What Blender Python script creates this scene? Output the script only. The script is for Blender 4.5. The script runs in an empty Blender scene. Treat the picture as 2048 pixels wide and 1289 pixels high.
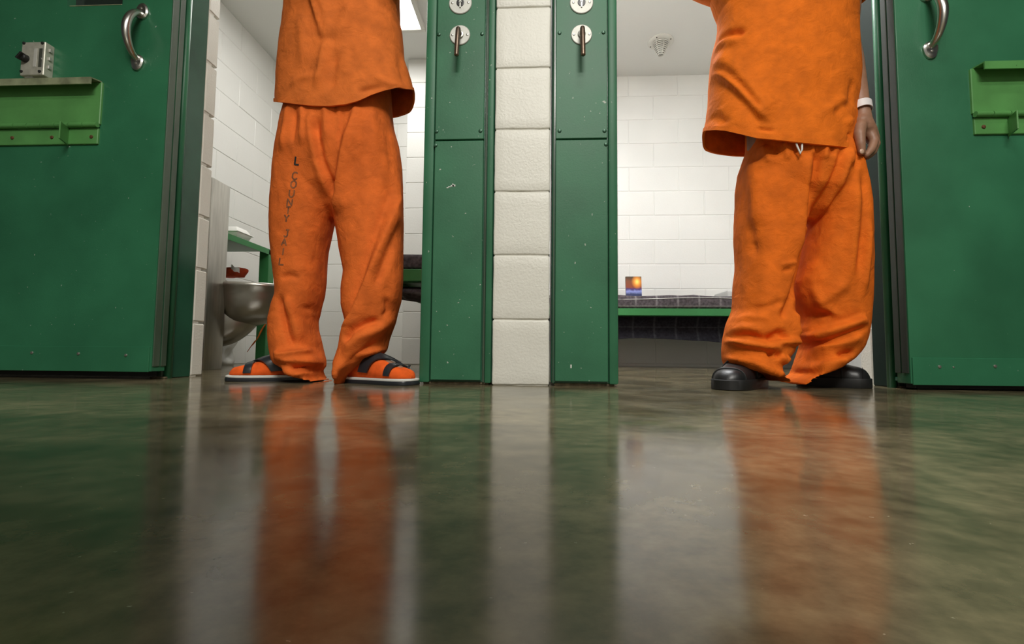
import bpy, bmesh, math, random
import numpy as np
from mathutils import Vector, Matrix, noise
from mathutils.bvhtree import BVHTree

random.seed(7)
C = bpy.context.scene.collection
sc = bpy.context.scene
PI = math.pi

# ------------------------------------------------------------------ camera
F, W, H = 950.0, 2048.0, 1289.0
CAMH = 0.102
YAW, PITCH, ROLL = 0.0547, math.atan(60.5 / 950.0), 0.0095
fw = Vector((-math.sin(YAW) * math.cos(PITCH), math.cos(YAW) * math.cos(PITCH), math.sin(PITCH)))
r0 = Vector((math.cos(YAW), math.sin(YAW), 0))
u0 = r0.cross(fw)
rt = r0 * math.cos(ROLL) + u0 * math.sin(ROLL)
up = u0 * math.cos(ROLL) - r0 * math.sin(ROLL)
cam_pos = Vector((0, 0, CAMH))
cd = bpy.data.cameras.new('camera')
cd.sensor_width = 36.0
cd.lens = 36.0 * F / W
cd.clip_start = 0.01
cam = bpy.data.objects.new('camera', cd)
C.objects.link(cam)
M = Matrix((rt, up, -fw)).transposed().to_4x4()
M.translation = cam_pos
cam.matrix_world = M
sc.camera = cam

# ------------------------------------------------------------------ world, lamps, exposure
sc.view_settings.view_transform = 'Standard'
sc.view_settings.look = 'None'
sc.view_settings.gamma = 1
sc.view_settings.use_curve_mapping = False
sc.view_settings.exposure = 0.0
sc.cycles.use_denoising = True
sc.cycles.diffuse_bounces = 8
wd = bpy.data.worlds.new('world')
sc.world = wd
wd.use_nodes = True
wd.node_tree.nodes['Background'].inputs[0].default_value = (0.8, 0.85, 0.8, 1)
wd.node_tree.nodes['Background'].inputs[1].default_value = 0.05


def area(name, loc, sx, sy, power, col=(1, 1, 1), rot=(0, 0, 0)):
    l = bpy.data.lights.new(name, 'AREA')
    l.shape = 'RECTANGLE'
    l.size, l.size_y, l.energy, l.color = sx, sy, power, col
    o = bpy.data.objects.new(name, l)
    o.location, o.rotation_euler = loc, rot
    C.objects.link(o)
    return o


CEIL = 2.43
area('corridor_lamp', (0.25, 0.38, 2.68), 0.6, 0.14, 11, (1.0, 0.97, 0.90))
area('corridor_lamp', (0.30, -0.60, 2.68), 1.0, 0.22, 27, (1.0, 0.97, 0.90))
area('corridor_lamp', (0.35, -1.60, 2.68), 1.2, 0.25, 120, (1.0, 0.97, 0.90))
area('cell_lamp', (-1.13, 2.85, CEIL - 0.03), 0.5, 1.0, 9, (1.0, 0.98, 0.93))
area('cell_lamp', (0.50, 2.05, CEIL - 0.03), 0.3, 0.9, 57, (0.97, 0.985, 1.0))


# ------------------------------------------------------------------ pixel -> point on a real plane
def ray(px, py):
    return fw * F + rt * (px - W / 2) - up * (py - H / 2)


def P(px, py, Y):
    d = ray(px, py)
    return cam_pos + d * (Y / d.y)


def PX(px, py, X):
    d = ray(px, py)
    return cam_pos + d * (X / d.x)


def Pz(px, py, z=0.0):
    d = ray(px, py)
    return cam_pos + d * ((z - CAMH) / d.z)


def to_px(p):
    d = Vector(p) - cam_pos
    k = F / d.dot(fw)
    return W / 2 + d.dot(rt) * k, H / 2 - d.dot(up) * k


# ------------------------------------------------------------------ mesh helpers
class MB:
    def __init__(s):
        s.v, s.f = [], []

    def add(s, vs, fs):
        n = len(s.v)
        s.v += [tuple(v) for v in vs]
        s.f += [tuple(i + n for i in f) for f in fs]
        return s

    def bm(s, bm):
        bm.verts.index_update()
        s.add([v.co.copy() for v in bm.verts], [[v.index for v in f.verts] for f in bm.faces])
        bm.free()
        return s

    def box(s, x0, x1, y0, y1, z0, z1, bev=0.0, seg=1, mat=None):
        b = bmesh.new()
        bmesh.ops.create_cube(b, size=1)
        for v in b.verts:
            v.co = Vector(((x0 + x1) / 2 + v.co.x * (x1 - x0), (y0 + y1) / 2 + v.co.y * (y1 - y0), (z0 + z1) / 2 + v.co.z * (z1 - z0)))
        if bev > 0:
            bmesh.ops.bevel(b, geom=b.edges[:], offset=bev, segments=seg, affect='EDGES', profile=0.5)
        if mat is not None:
            b.transform(mat)
        return s.bm(b)

    def prism(s, poly, z0, z1):
        n = len(poly)
        vs = [(p[0], p[1], z0) for p in poly] + [(p[0], p[1], z1) for p in poly]
        fs = [tuple(range(n - 1, -1, -1)), tuple(range(n, 2 * n))]
        fs += [(i, (i + 1) % n, n + (i + 1) % n, n + i) for i in range(n)]
        return s.add(vs, fs)

    def lathe(s, prof, seg=20, mat=None):
        """prof = [(r, h)], turned about local z"""
        vs, fs = [], []
        n = len(prof)
        for k in range(seg):
            a = 2 * PI * k / seg
            for r, h in prof:
                vs.append(Vector((r * math.cos(a), r * math.sin(a), h)))
        for k in range(seg):
            k2 = (k + 1) % seg
            for i in range(n - 1):
                fs.append((k * n + i, k2 * n + i, k2 * n + i + 1, k * n + i + 1))
        fs.append(tuple(k * n for k in range(seg))[::-1])
        fs.append(tuple(k * n + n - 1 for k in range(seg)))
        if mat is not None:
            vs = [mat @ v for v in vs]
        return s.add(vs, fs)

    def tube(s, path, rad, seg=12, cap=True, flat=None):
        path = [Vector(p) for p in path]
        n = len(path)
        if not isinstance(rad, (list, tuple)):
            rad = [rad] * n
        vs, fs = [], []
        prev = None
        for i, p in enumerate(path):
            t = (path[min(i + 1, n - 1)] - path[max(i - 1, 0)]).normalized()
            if prev is None:
                a = Vector((0, 0, 1)) if abs(t.z) < 0.9 else Vector((1, 0, 0))
                nx = t.cross(a).normalized()
            else:
                nx = (prev - t * prev.dot(t)).normalized()
            prev = nx
            ny = t.cross(nx)
            for k in range(seg):
                a = 2 * PI * k / seg
                vs.append(p + nx * (rad[i] * math.cos(a)) + ny * (rad[i] * math.sin(a) * (flat or 1)))
        for i in range(n - 1):
            for k in range(seg):
                k2 = (k + 1) % seg
                fs.append((i * seg + k, i * seg + k2, (i + 1) * seg + k2, (i + 1) * seg + k))
        if cap:
            fs.append(tuple(range(seg))[::-1])
            fs.append(tuple((n - 1) * seg + k for k in range(seg)))
        return s.add(vs, fs)

    def rings(s, rings, cap=True):
        seg = len(rings[0])
        vs = [p for r in rings for p in r]
        fs = []
        for i in range(len(rings) - 1):
            for k in range(seg):
                k2 = (k + 1) % seg
                fs.append((i * seg + k, i * seg + k2, (i + 1) * seg + k2, (i + 1) * seg + k))
        if cap:
            fs.append(tuple(range(seg))[::-1])
            fs.append(tuple((len(rings) - 1) * seg + k for k in range(seg)))
        return s.add(vs, fs)

    def grid(s, fn, nu, nv):
        vs = [fn(i / nu, j / nv) for j in range(nv + 1) for i in range(nu + 1)]
        fs = [(j * (nu + 1) + i, j * (nu + 1) + i + 1, (j + 1) * (nu + 1) + i + 1, (j + 1) * (nu + 1) + i) for j in range(nv) for i in range(nu)]
        return s.add(vs, fs)

    def build(s, name, mat, parent=None, smooth=False, fix=True):
        me = bpy.data.meshes.new(name)
        me.from_pydata(s.v, [], s.f)
        if fix:
            b = bmesh.new()
            b.from_mesh(me)
            bmesh.ops.recalc_face_normals(b, faces=b.faces[:])
            b.to_mesh(me)
            b.free()
        if smooth:
            if smooth is True:
                me.shade_smooth()
            else:
                me.shade_smooth()
                me.set_sharp_from_angle(angle=smooth)
        o = bpy.data.objects.new(name, me)
        if mat:
            me.materials.append(mat)
        C.objects.link(o)
        if parent:
            attach(o, parent)
        return o


SH = math.radians(35)


def attach(o, parent):
    def world(p):
        return (world(p.parent) @ p.matrix_parent_inverse if p.parent else Matrix.Identity(4)) @ p.matrix_basis
    o.parent = parent
    o.matrix_parent_inverse = world(parent).inverted()


def empty(name, loc):
    o = bpy.data.objects.new(name, None)
    o.empty_display_size = 0.05
    o.location = loc
    C.objects.link(o)
    return o


def tag(o, label=None, cat=None, group=None, kind=None):
    if label:
        o['label'] = label
    if cat:
        o['category'] = cat
    if group:
        o['group'] = group
    if kind:
        o['kind'] = kind
    return o


# ------------------------------------------------------------------ materials
def mat(name, col, rough=0.5, metal=0.0, spec=0.5, var=0.0, vscale=6.0, bump=0.0, bscale=60.0, sheen=0.0, speck=None, speck_scale=60, speck_amt=0.0, coat=0.0, stretch=None, rvar=0.0, dist=0.002, crumple=0.0):
    m = bpy.data.materials.new(name)
    m.use_nodes = True
    nt = m.node_tree
    b = nt.nodes['Principled BSDF']
    b.inputs['Base Color'].default_value = (*col, 1)
    b.inputs['Roughness'].default_value = rough
    b.inputs['Metallic'].default_value = metal
    b.inputs['Specular IOR Level'].default_value = spec
    b.inputs['Coat Weight'].default_value = coat
    if sheen:
        b.inputs['Sheen Weight'].default_value = sheen
        b.inputs['Sheen Roughness'].default_value = 0.5
    geo = nt.nodes.new('ShaderNodeNewGeometry')
    vec = geo.outputs['Position']
    if stretch:
        mp = nt.nodes.new('ShaderNodeMapping')
        mp.inputs['Scale'].default_value = stretch
        nt.links.new(vec, mp.inputs['Vector'])
        vec = mp.outputs['Vector']
    colout = None
    if var:
        n = nt.nodes.new('ShaderNodeTexNoise')
        n.inputs['Scale'].default_value = vscale
        n.inputs['Detail'].default_value = 6
        nt.links.new(vec, n.inputs['Vector'])
        r = nt.nodes.new('ShaderNodeValToRGB')
        r.color_ramp.elements[0].position = 0.3
        r.color_ramp.elements[1].position = 0.7
        r.color_ramp.elements[0].color = (*[c * (1 - var) for c in col], 1)
        r.color_ramp.elements[1].color = (*[min(1, c * (1 + var)) for c in col], 1)
        nt.links.new(n.outputs['Fac'], r.inputs['Fac'])
        colout = r.outputs['Color']
        if rvar:
            mr = nt.nodes.new('ShaderNodeMapRange')
            mr.inputs['To Min'].default_value = rough - rvar
            mr.inputs['To Max'].default_value = rough + rvar
            nt.links.new(n.outputs['Fac'], mr.inputs['Value'])
            nt.links.new(mr.outputs['Result'], b.inputs['Roughness'])
    if speck:
        n2 = nt.nodes.new('ShaderNodeTexNoise')
        n2.inputs['Scale'].default_value = speck_scale
        n2.inputs['Detail'].default_value = 3
        nt.links.new(geo.outputs['Position'], n2.inputs['Vector'])
        th = nt.nodes.new('ShaderNodeMapRange')
        th.inputs['From Min'].default_value = 0.74 - speck_amt
        th.inputs['From Max'].default_value = 0.76 - speck_amt
        nt.links.new(n2.outputs['Fac'], th.inputs['Value'])
        mx = nt.nodes.new('ShaderNodeMix')
        mx.data_type = 'RGBA'
        mx.inputs[6].default_value = (*col, 1)
        mx.inputs[7].default_value = (*speck, 1)
        if colout:
            nt.links.new(colout, mx.inputs[6])
        nt.links.new(th.outputs['Result'], mx.inputs[0])
        colout = mx.outputs[2]
    if colout:
        nt.links.new(colout, b.inputs['Base Color'])
    bnrm = None
    if crumple:
        n4 = nt.nodes.new('ShaderNodeTexNoise')
        n4.inputs['Scale'].default_value = 26
        n4.inputs['Detail'].default_value = 4
        n4.inputs['Distortion'].default_value = 0.8
        nt.links.new(vec, n4.inputs['Vector'])
        b4 = nt.nodes.new('ShaderNodeBump')
        b4.inputs['Strength'].default_value = crumple
        b4.inputs['Distance'].default_value = 0.006
        nt.links.new(n4.outputs['Fac'], b4.inputs['Height'])
        bnrm = b4.outputs['Normal']
    if bump:
        n3 = nt.nodes.new('ShaderNodeTexNoise')
        n3.inputs['Scale'].default_value = bscale
        n3.inputs['Detail'].default_value = 5
        nt.links.new(vec, n3.inputs['Vector'])
        bp = nt.nodes.new('ShaderNodeBump')
        bp.inputs['Strength'].default_value = bump
        bp.inputs['Distance'].default_value = dist
        nt.links.new(n3.outputs['Fac'], bp.inputs['Height'])
        if bnrm:
            nt.links.new(bnrm, bp.inputs['Normal'])
        nt.links.new(bp.outputs['Normal'], b.inputs['Normal'])
    return m


GREEN = mat('green_paint', (0.028, 0.155, 0.074), 0.38, var=0.16, vscale=5, bump=0.12, bscale=220, speck=(0.35, 0.42, 0.36), speck_scale=90, speck_amt=0.0, rvar=0.06)
GREEN_L = mat('green_paint_column', (0.034, 0.150, 0.075), 0.46, spec=0.35, var=0.14, vscale=6, bump=0.1, bscale=200, speck=(0.4, 0.45, 0.38), speck_scale=80, speck_amt=0.015, rvar=0.05)
GREEN_T = mat('green_paint_hatch', (0.10, 0.30, 0.085), 0.4, var=0.15, vscale=10, bump=0.1, bscale=200, speck=(0.02, 0.05, 0.02), speck_scale=70)
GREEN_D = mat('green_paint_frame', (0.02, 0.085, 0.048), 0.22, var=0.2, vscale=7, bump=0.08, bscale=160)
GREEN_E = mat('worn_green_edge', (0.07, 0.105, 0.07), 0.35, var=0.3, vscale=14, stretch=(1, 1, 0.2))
GREEN_K = mat('dark_edge_green', (0.022, 0.030, 0.020), 0.5, var=0.35, vscale=10, stretch=(1, 1, 0.2))  # darker tone for the channels on the right-hand side
GREEN_F2 = mat('shaded_frame_paint', (0.007, 0.018, 0.013), 0.6, spec=0.2, var=0.2)  # shade from the right man is darkened into this frame colour
GREEN_B = mat('green_bunk_paint', (0.035, 0.2, 0.06), 0.4, var=0.1)
BLACKISH = mat('dark_gap', (0.012, 0.013, 0.012), 0.7)
BLOCK = mat('painted_block', (0.74, 0.725, 0.655), 0.42, var=0.035, vscale=3, bump=0.55, bscale=150, dist=0.0022, speck=(0.42, 0.36, 0.26), speck_scale=70, speck_amt=-0.02)
MORTAR = mat('painted_mortar', (0.66, 0.645, 0.58), 0.5, var=0.05, bump=0.4, bscale=120)
CELLB = mat('cell_painted_block', (0.78, 0.775, 0.75), 0.3, var=0.02, vscale=3, bump=0.3, bscale=90, dist=0.002)
CELLM = mat('cell_painted_mortar', (0.76, 0.755, 0.73), 0.4)
CEILM = mat('ceiling_paint', (0.72, 0.72, 0.69), 0.6, bump=0.1, bscale=80)
STEEL = mat('brushed_steel', (0.56, 0.54, 0.5), 0.34, 1.0, var=0.12, vscale=10, stretch=(6, 6, 0.6), rvar=0.06)
STEEL_B = mat('bowl_steel', (0.42, 0.405, 0.375), 0.3, 1.0, var=0.12, vscale=9)
STEEL_P = mat('plate_steel', (0.50, 0.50, 0.46), 0.55, 0.5, var=0.08, vscale=30)
NICKEL = mat('nickel_handle', (0.62, 0.61, 0.58), 0.28, 1.0)
BRONZE = mat('worn_bronze_lever', (0.16, 0.115, 0.085), 0.38, 0.8, var=0.35, vscale=30)
SCREW_G = mat('green_screw', (0.03, 0.095, 0.055), 0.35, 0.3)
SCREW_S = mat('steel_screw', (0.5, 0.5, 0.46), 0.35, 0.9)
SCREW_R = mat('rusty_bolt', (0.16, 0.075, 0.035), 0.6, 0.4, var=0.4, vscale=100)
RIM_W = mat('worn_shelf_edge', (0.3, 0.33, 0.2), 0.4, 0.2, var=0.35, vscale=25)
ORANGE = mat('orange_twill', (0.66, 0.155, 0.026), 0.85, spec=0.2, var=0.16, vscale=22, bump=0.8, bscale=420, dist=0.001, crumple=0.7)
ORANGE_P = mat('orange_twill_trousers', (0.70, 0.142, 0.022), 0.85, spec=0.2, var=0.16, vscale=22, bump=0.8, bscale=420, dist=0.001, crumple=0.7)
ORANGE_R = mat('orange_twill_bright', (0.72, 0.155, 0.009), 0.85, spec=0.2, var=0.16, vscale=22, bump=0.8, bscale=420, dist=0.001, crumple=0.7)
ORANGE_R2 = mat('orange_twill_bright_trousers', (0.72, 0.145, 0.010), 0.85, spec=0.2, var=0.16, vscale=22, bump=0.8, bscale=420, dist=0.001, crumple=0.7)
SOCK = mat('orange_sock', (0.80, 0.12, 0.02), 0.9, spec=0.1, var=0.15, vscale=40, bump=0.4, bscale=300, dist=0.001)
INK_D = mat('black_ink', (0.02, 0.015, 0.012), 0.8)
INK_F = mat('faded_ink', (0.22, 0.075, 0.025), 0.85, var=0.5, vscale=90)
SKIN = mat('skin', (0.30, 0.155, 0.095), 0.5, var=0.12, vscale=40, bump=0.25, bscale=180)
NAIL = mat('nail', (0.55, 0.36, 0.26), 0.3)
BAND = mat('white_band', (0.75, 0.70, 0.70), 0.5)
HAIR = mat('dark_hair', (0.02, 0.016, 0.013), 0.7)
RUBBER = mat('dark_rubber', (0.022, 0.025, 0.03), 0.3)
WHITE_R = mat('white_rubber', (0.72, 0.72, 0.68), 0.5)
SHOE = mat('black_leather', (0.012, 0.012, 0.013), 0.38, var=0.2, vscale=30, bump=0.15, bscale=120)
SHOE_S = mat('black_shoe_rubber', (0.01, 0.01, 0.01), 0.55)
FOAM = mat('white_foam', (0.85, 0.85, 0.82), 0.55)
WHITE_C = mat('white_cloth', (0.75, 0.74, 0.71), 0.8, bump=0.3, bscale=60)
RED_C = mat('red_orange_cloth', (0.62, 0.07, 0.015), 0.8, var=0.2, vscale=30)
GREYP = mat('grey_pillow', (0.52, 0.52, 0.50), 0.8)
PLASTIC_W = mat('white_plastic', (0.68, 0.67, 0.62), 0.5)
DIRT = mat('brown_dirt', (0.16, 0.125, 0.075), 0.9, var=0.5, vscale=60, bump=0.5, bscale=100)
LABEL_W = mat('pale_label', (0.5, 0.5, 0.46), 0.5)
LABEL_D = mat('dark_label', (0.06, 0.065, 0.05), 0.5, speck=(0.6, 0.6, 0.55), speck_scale=150, speck_amt=0.08)
GREYBLOCK = CELLB


def floor_mat():
    m = bpy.data.materials.new('polished_concrete')
    m.use_nodes = True
    nt = m.node_tree
    b = nt.nodes['Principled BSDF']
    geo = nt.nodes.new('ShaderNodeNewGeometry')

    def nz(scale, detail, rough=0.6, stretch=None, distort=0.0):
        n = nt.nodes.new('ShaderNodeTexNoise')
        n.inputs['Scale'].default_value = scale
        n.inputs['Detail'].default_value = detail
        n.inputs['Roughness'].default_value = rough
        n.inputs['Distortion'].default_value = distort
        v = geo.outputs['Position']
        if stretch:
            mp = nt.nodes.new('ShaderNodeMapping')
            mp.inputs['Scale'].default_value = stretch
            nt.links.new(v, mp.inputs['Vector'])
            v = mp.outputs['Vector']
        nt.links.new(v, n.inputs['Vector'])
        return n.outputs['Fac']

    def ramp(f, p0, p1, c0, c1):
        r = nt.nodes.new('ShaderNodeValToRGB')
        r.color_ramp.elements[0].position = p0
        r.color_ramp.elements[1].position = p1
        r.color_ramp.elements[0].color = (*c0, 1)
        r.color_ramp.elements[1].color = (*c1, 1)
        nt.links.new(f, r.inputs['Fac'])
        return r.outputs['Color']

    def mix(fac, a, bb, mode='MIX'):
        x = nt.nodes.new('ShaderNodeMix')
        x.data_type = 'RGBA'
        x.blend_type = mode
        if isinstance(fac, float):
            x.inputs[0].default_value = fac
        else:
            nt.links.new(fac, x.inputs[0])
        nt.links.new(a, x.inputs[6])
        nt.links.new(bb, x.inputs[7])
        return x.outputs[2]
    base = ramp(nz(4.5, 8, 0.62, distort=0.6), 0.35, 0.68, (0.090, 0.078, 0.044), (0.245, 0.203, 0.120))
    fine = ramp(nz(38, 5), 0.35, 0.7, (0.6, 0.6, 0.6), (1.12, 1.12, 1.1))
    base = mix(1.0, base, fine, 'MULTIPLY')
    sp = ramp(nz(120, 3), 0.71, 0.74, (0, 0, 0), (0.16, 0.15, 0.12))
    base = mix(1.0, base, sp, 'ADD')
    nt.links.new(base, b.inputs['Base Color'])
    rr = nt.nodes.new('ShaderNodeMapRange')
    rr.inputs['From Min'].default_value = 0.3
    rr.inputs['From Max'].default_value = 0.7
    rr.inputs['To Min'].default_value = 0.10
    rr.inputs['To Max'].default_value = 0.20
    nt.links.new(nz(9, 5, distort=0.4), rr.inputs['Value'])
    nt.links.new(rr.outputs['Result'], b.inputs['Roughness'])
    b.inputs['IOR'].default_value = 1.52
    bp = nt.nodes.new('ShaderNodeBump')
    bp.inputs['Strength'].default_value = 0.35
    bp.inputs['Distance'].default_value = 0.0006
    nt.links.new(nz(14, 3, 0.45), bp.inputs['Height'])
    nt.links.new(bp.outputs['Normal'], b.inputs['Normal'])
    return m


FLOOR = floor_mat()


def plaid_mat(name, base, line, sx, sy, amt=0.5, blur=0.1, stripe=None):
    """dark wool blanket with thin pale lines running both ways"""
    m = bpy.data.materials.new(name)
    m.use_nodes = True
    nt = m.node_tree
    b = nt.nodes['Principled BSDF']
    b.inputs['Roughness'].default_value = 0.95
    b.inputs['Specular IOR Level'].default_value = 0.1
    tc = nt.nodes.new('ShaderNodeUVMap')
    sep = nt.nodes.new('ShaderNodeSeparateXYZ')
    nt.links.new(tc.outputs['UV'], sep.inputs[0])

    def lines(out, period, width):
        a = nt.nodes.new('ShaderNodeMath'); a.operation = 'DIVIDE'; a.inputs[1].default_value = period
        nt.links.new(out, a.inputs[0])
        f = nt.nodes.new('ShaderNodeMath'); f.operation = 'FRACT'
        nt.links.new(a.outputs[0], f.inputs[0])
        s = nt.nodes.new('ShaderNodeMath'); s.operation = 'SUBTRACT'; s.inputs[1].default_value = 0.5
        nt.links.new(f.outputs[0], s.inputs[0])
        ab = nt.nodes.new('ShaderNodeMath'); ab.operation = 'ABSOLUTE'
        nt.links.new(s.outputs[0], ab.inputs[0])
        mr = nt.nodes.new('ShaderNodeMapRange')
        mr.inputs['From Min'].default_value = width * 0.8
        mr.inputs['From Max'].default_value = width * 0.1
        nt.links.new(ab.outputs[0], mr.inputs['Value'])
        return mr.outputs['Result']
    l1 = lines(sep.outputs[0], sx, 0.09)
    l2 = lines(sep.outputs[1], sy, 0.06)
    mx = nt.nodes.new('ShaderNodeMath'); mx.operation = 'MAXIMUM'
    nt.links.new(l1, mx.inputs[0]); nt.links.new(l2, mx.inputs[1])
    n = nt.nodes.new('ShaderNodeTexNoise'); n.inputs['Scale'].default_value = 60; n.inputs['Detail'].default_value = 5
    geo = nt.nodes.new('ShaderNodeNewGeometry')
    nt.links.new(geo.outputs['Position'], n.inputs['Vector'])
    ml = nt.nodes.new('ShaderNodeMath'); ml.operation = 'MULTIPLY'; 
    nt.links.new(mx.outputs[0], ml.inputs[0]); nt.links.new(n.outputs['Fac'], ml.inputs[1])
    m2 = nt.nodes.new('ShaderNodeMath'); m2.operation = 'MULTIPLY'; m2.inputs[1].default_value = amt * 2
    nt.links.new(ml.outputs[0], m2.inputs[0])
    r = nt.nodes.new('ShaderNodeValToRGB')
    r.color_ramp.elements[0].position = 0.3; r.color_ramp.elements[1].position = 0.75
    r.color_ramp.elements[0].color = (*[c * 0.6 for c in base], 1); r.color_ramp.elements[1].color = (*[c * 1.6 for c in base], 1)
    nt.links.new(n.outputs['Fac'], r.inputs['Fac'])
    mm = nt.nodes.new('ShaderNodeMix'); mm.data_type = 'RGBA'
    mm.inputs[7].default_value = (*line, 1)
    nt.links.new(r.outputs['Color'], mm.inputs[6]); nt.links.new(m2.outputs[0], mm.inputs[0])
    nt.links.new(mm.outputs[2], b.inputs['Base Color'])
    return m


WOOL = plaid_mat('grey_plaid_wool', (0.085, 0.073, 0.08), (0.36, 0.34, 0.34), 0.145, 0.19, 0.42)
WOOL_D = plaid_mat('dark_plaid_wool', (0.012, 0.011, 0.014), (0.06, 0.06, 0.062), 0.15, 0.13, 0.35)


def uv_planar(o, fn):
    me = o.data
    uv = me.uv_layers.new(name='UVMap')
    for l in me.loops:
        uv.data[l.index].uv = fn(me.vertices[l.vertex_index].co)


# ================================================================== SETTING
YF = 1.47          # front of pillar and lock columns
YD_L, YD_R = 1.505, 1.50   # fronts of the two sliding doors
YB = 3.90          # back wall of both cells
XL, XR = -2.13, 2.05
XP0, XP1 = P(988, 400, YF).x, P(1100, 400, YF).x
YI = 1.735         # inner face of the front wall
X_LO = PX(381, 720, -1.2).x  # placeholder, real reveal X below
X_LO = P(381, 720, 1.70).x
X_RO = P(1746, 720, 1.70).x

fl = MB().add([(-4.2, -2.6, 0), (4.2, -2.6, 0), (4.2, YB, 0), (-4.2, YB, 0)], [(0, 1, 2, 3)]).build('floor', FLOOR)
tag(fl, 'glossy polished olive brown concrete floor of corridor and cells', 'floor', kind='structure')


# block walls ------------------------------------------------------
_blk = {}


def block_mesh(w, h, d, m):
    """one block: face towards -y, joint edges chamfered; w along x, h along z, depth d behind the face"""
    key = (round(w, 3), round(h, 3), round(d, 3), m.name)
    if key not in _blk:
        c = 0.003
        j = 0.0022
        x0, x1, z0, z1 = j, w - j, j, h - j
        vs = [(x0, c, z0), (x1, c, z0), (x1, c, z1), (x0, c, z1),
              (x0 + c, 0, z0 + c), (x1 - c, 0, z0 + c), (x1 - c, 0, z1 - c), (x0 + c, 0, z1 - c),
              (x0, d, z0), (x1, d, z0), (x1, d, z1), (x0, d, z1)]
        fs = [(4, 5, 6, 7), (0, 1, 5, 4), (1, 2, 6, 5), (2, 3, 7, 6), (3, 0, 4, 7), (8, 9, 1, 0), (9, 10, 2, 1), (10, 11, 3, 2), (11, 8, 0, 3)]
        me = bpy.data.meshes.new('block')
        me.from_pydata(vs, [], fs)
        me.materials.append(m)
        _blk[key] = me
    return _blk[key]


def block_wall(root, origin, ang, length, height, m, z0=0.0, course=0.203, bl=0.406, shift=0.0, d=0.05):
    n = int(math.ceil((height - z0) / course))
    ca, sa = math.cos(ang), math.sin(ang)
    for r in range(n):
        zb = z0 + r * course
        hh = min(course, height - zb)
        if hh < 0.03:
            continue
        s = -((shift + (bl / 2 if r % 2 else 0)) % bl)
        while s < length - 0.01:
            a, b = max(s, 0), min(s + bl, length)
            if b - a > 0.012:
                o = bpy.data.objects.new('block', block_mesh(b - a, hh, d, m))
                C.objects.link(o)
                o.location = (origin[0] + ca * a + random.uniform(-0.0008, 0.0008) * sa, origin[1] + sa * a + random.uniform(-0.0008, 0.0008) * ca, zb)
                o.rotation_euler = (0, 0, ang)
                attach(o, root)
            s += bl


# cell back walls
XCH = -1.045   # the chase in the left cell's back wall
YCH = 3.60
wb = MB().box(XL - 0.2, XP0, YB + 0.0035, YB + 0.2, 0, CEIL + 0.2).build('wall_back', CELLM)
tag(wb, 'white painted block back wall of the cell behind the man in sandals', 'wall', kind='structure')
block_wall(wb, (XL, YB + 0.0, 0), 0, XCH - XL, CEIL, CELLB, z0=0.018, shift=0.1)
wc = MB().box(XCH + 0.012, XP0, YCH + 0.0035, YB + 0.02, 0, CEIL).build('wall_chase', CELLM)
tag(wc, 'white block chase standing forward at the right of the left cell back wall', 'wall', kind='structure')
block_wall(wc, (XCH, YCH, 0), 0, XP0 - XCH, CEIL, CELLB, z0=0.0, shift=0.25)
wb2 = MB().box(XP1, XR + 0.2, YB + 0.0035, YB + 0.2, 0, CEIL + 0.2).build('wall_back.001', CELLM)
tag(wb2, 'bright white painted block back wall behind the bunk with the photo card', 'wall', kind='structure')
xj = P(1257, 258, YB).x
block_wall(wb2, (XP1, YB, 0), 0, XR - XP1, CEIL, CELLB, z0=0.018, shift=(0.406 * 2 - (xj - XP1) + 0.203) % 0.406)
# side walls
wl = MB().box(XL - 0.2, XL - 0.0035, YI, YB + 0.1, 0, CEIL + 0.2).build('wall_left', CELLM)
tag(wl, 'white painted block side wall of the left cell beside the green desk', 'wall', kind='structure')
block_wall(wl, (XL, YI, 0), PI / 2, YB - YI, CEIL, CELLB, z0=0.0, d=0.05)
for o in wl.children:
    pass
wr = MB().box(XR + 0.02, XR + 0.2, YI, YB + 0.1, 0, CEIL + 0.2).build('wall_right', CELLM)
tag(wr, 'white painted side wall of the right cell behind the man in sneakers', 'wall', kind='structure')
wdv = MB().box(XP0, XP1, YI - 0.06, YB + 0.1, 0, CEIL + 0.2).build('wall_divider', CELLM)
tag(wdv, 'white block wall dividing the two cells behind the pillar', 'wall', kind='structure')
# ceilings
ce = MB().box(XL - 0.2, XR + 0.2, YF + 0.02, YB + 0.2, CEIL, CEIL + 0.15).build('ceiling', CEILM)
tag(ce, 'pale painted ceiling over the two cells', 'ceiling', kind='structure')
co = MB().box(-4.2, 4.2, -2.6, YF + 0.1, 2.76, 2.9).build('ceiling.001', mat('corridor_ceiling_paint', (0.3, 0.3, 0.28), 0.7))
tag(co, 'pale corridor ceiling above the cell doors', 'ceiling', kind='structure')
wo = MB().box(-4.2, 4.2, -2.75, -2.6, 0, 2.9).build('wall_corridor', mat('corridor_paint', (0.32, 0.32, 0.29), 0.6))
tag(wo, 'plain corridor wall opposite the cells', 'wall', kind='structure')

# front wall, with the door openings
wf = MB()
wf.box(-4.2, X_LO - 0.003, 1.60, YI, 0, 2.9)
wf.box(X_RO + 0.003, 4.2, 1.60, YI, 0, 2.9)
wf.box(X_LO - 0.012, X_RO + 0.012, YF + 0.02, YI, 2.12, 2.9)
wfo = wf.build('wall_front', MORTAR)
tag(wfo, 'cream block wall behind the open green sliding doors', 'wall', kind='structure')
# block ends showing in the two reveals
for r in range(11):
    for sgn, X in ((1, X_LO), (-1, X_RO)):
        zb = r * 0.203
        hh = min(0.203, 2.12 - zb)
        if hh < 0.03:
            continue
        b = MB()
        b.box(min(X, X - sgn * 0.05), max(X, X - sgn * 0.05), 1.705, YI + 0.03, zb + 0.004, zb + hh - 0.004, 0.004)
        b.build('block', BLOCK, wfo)

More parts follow.
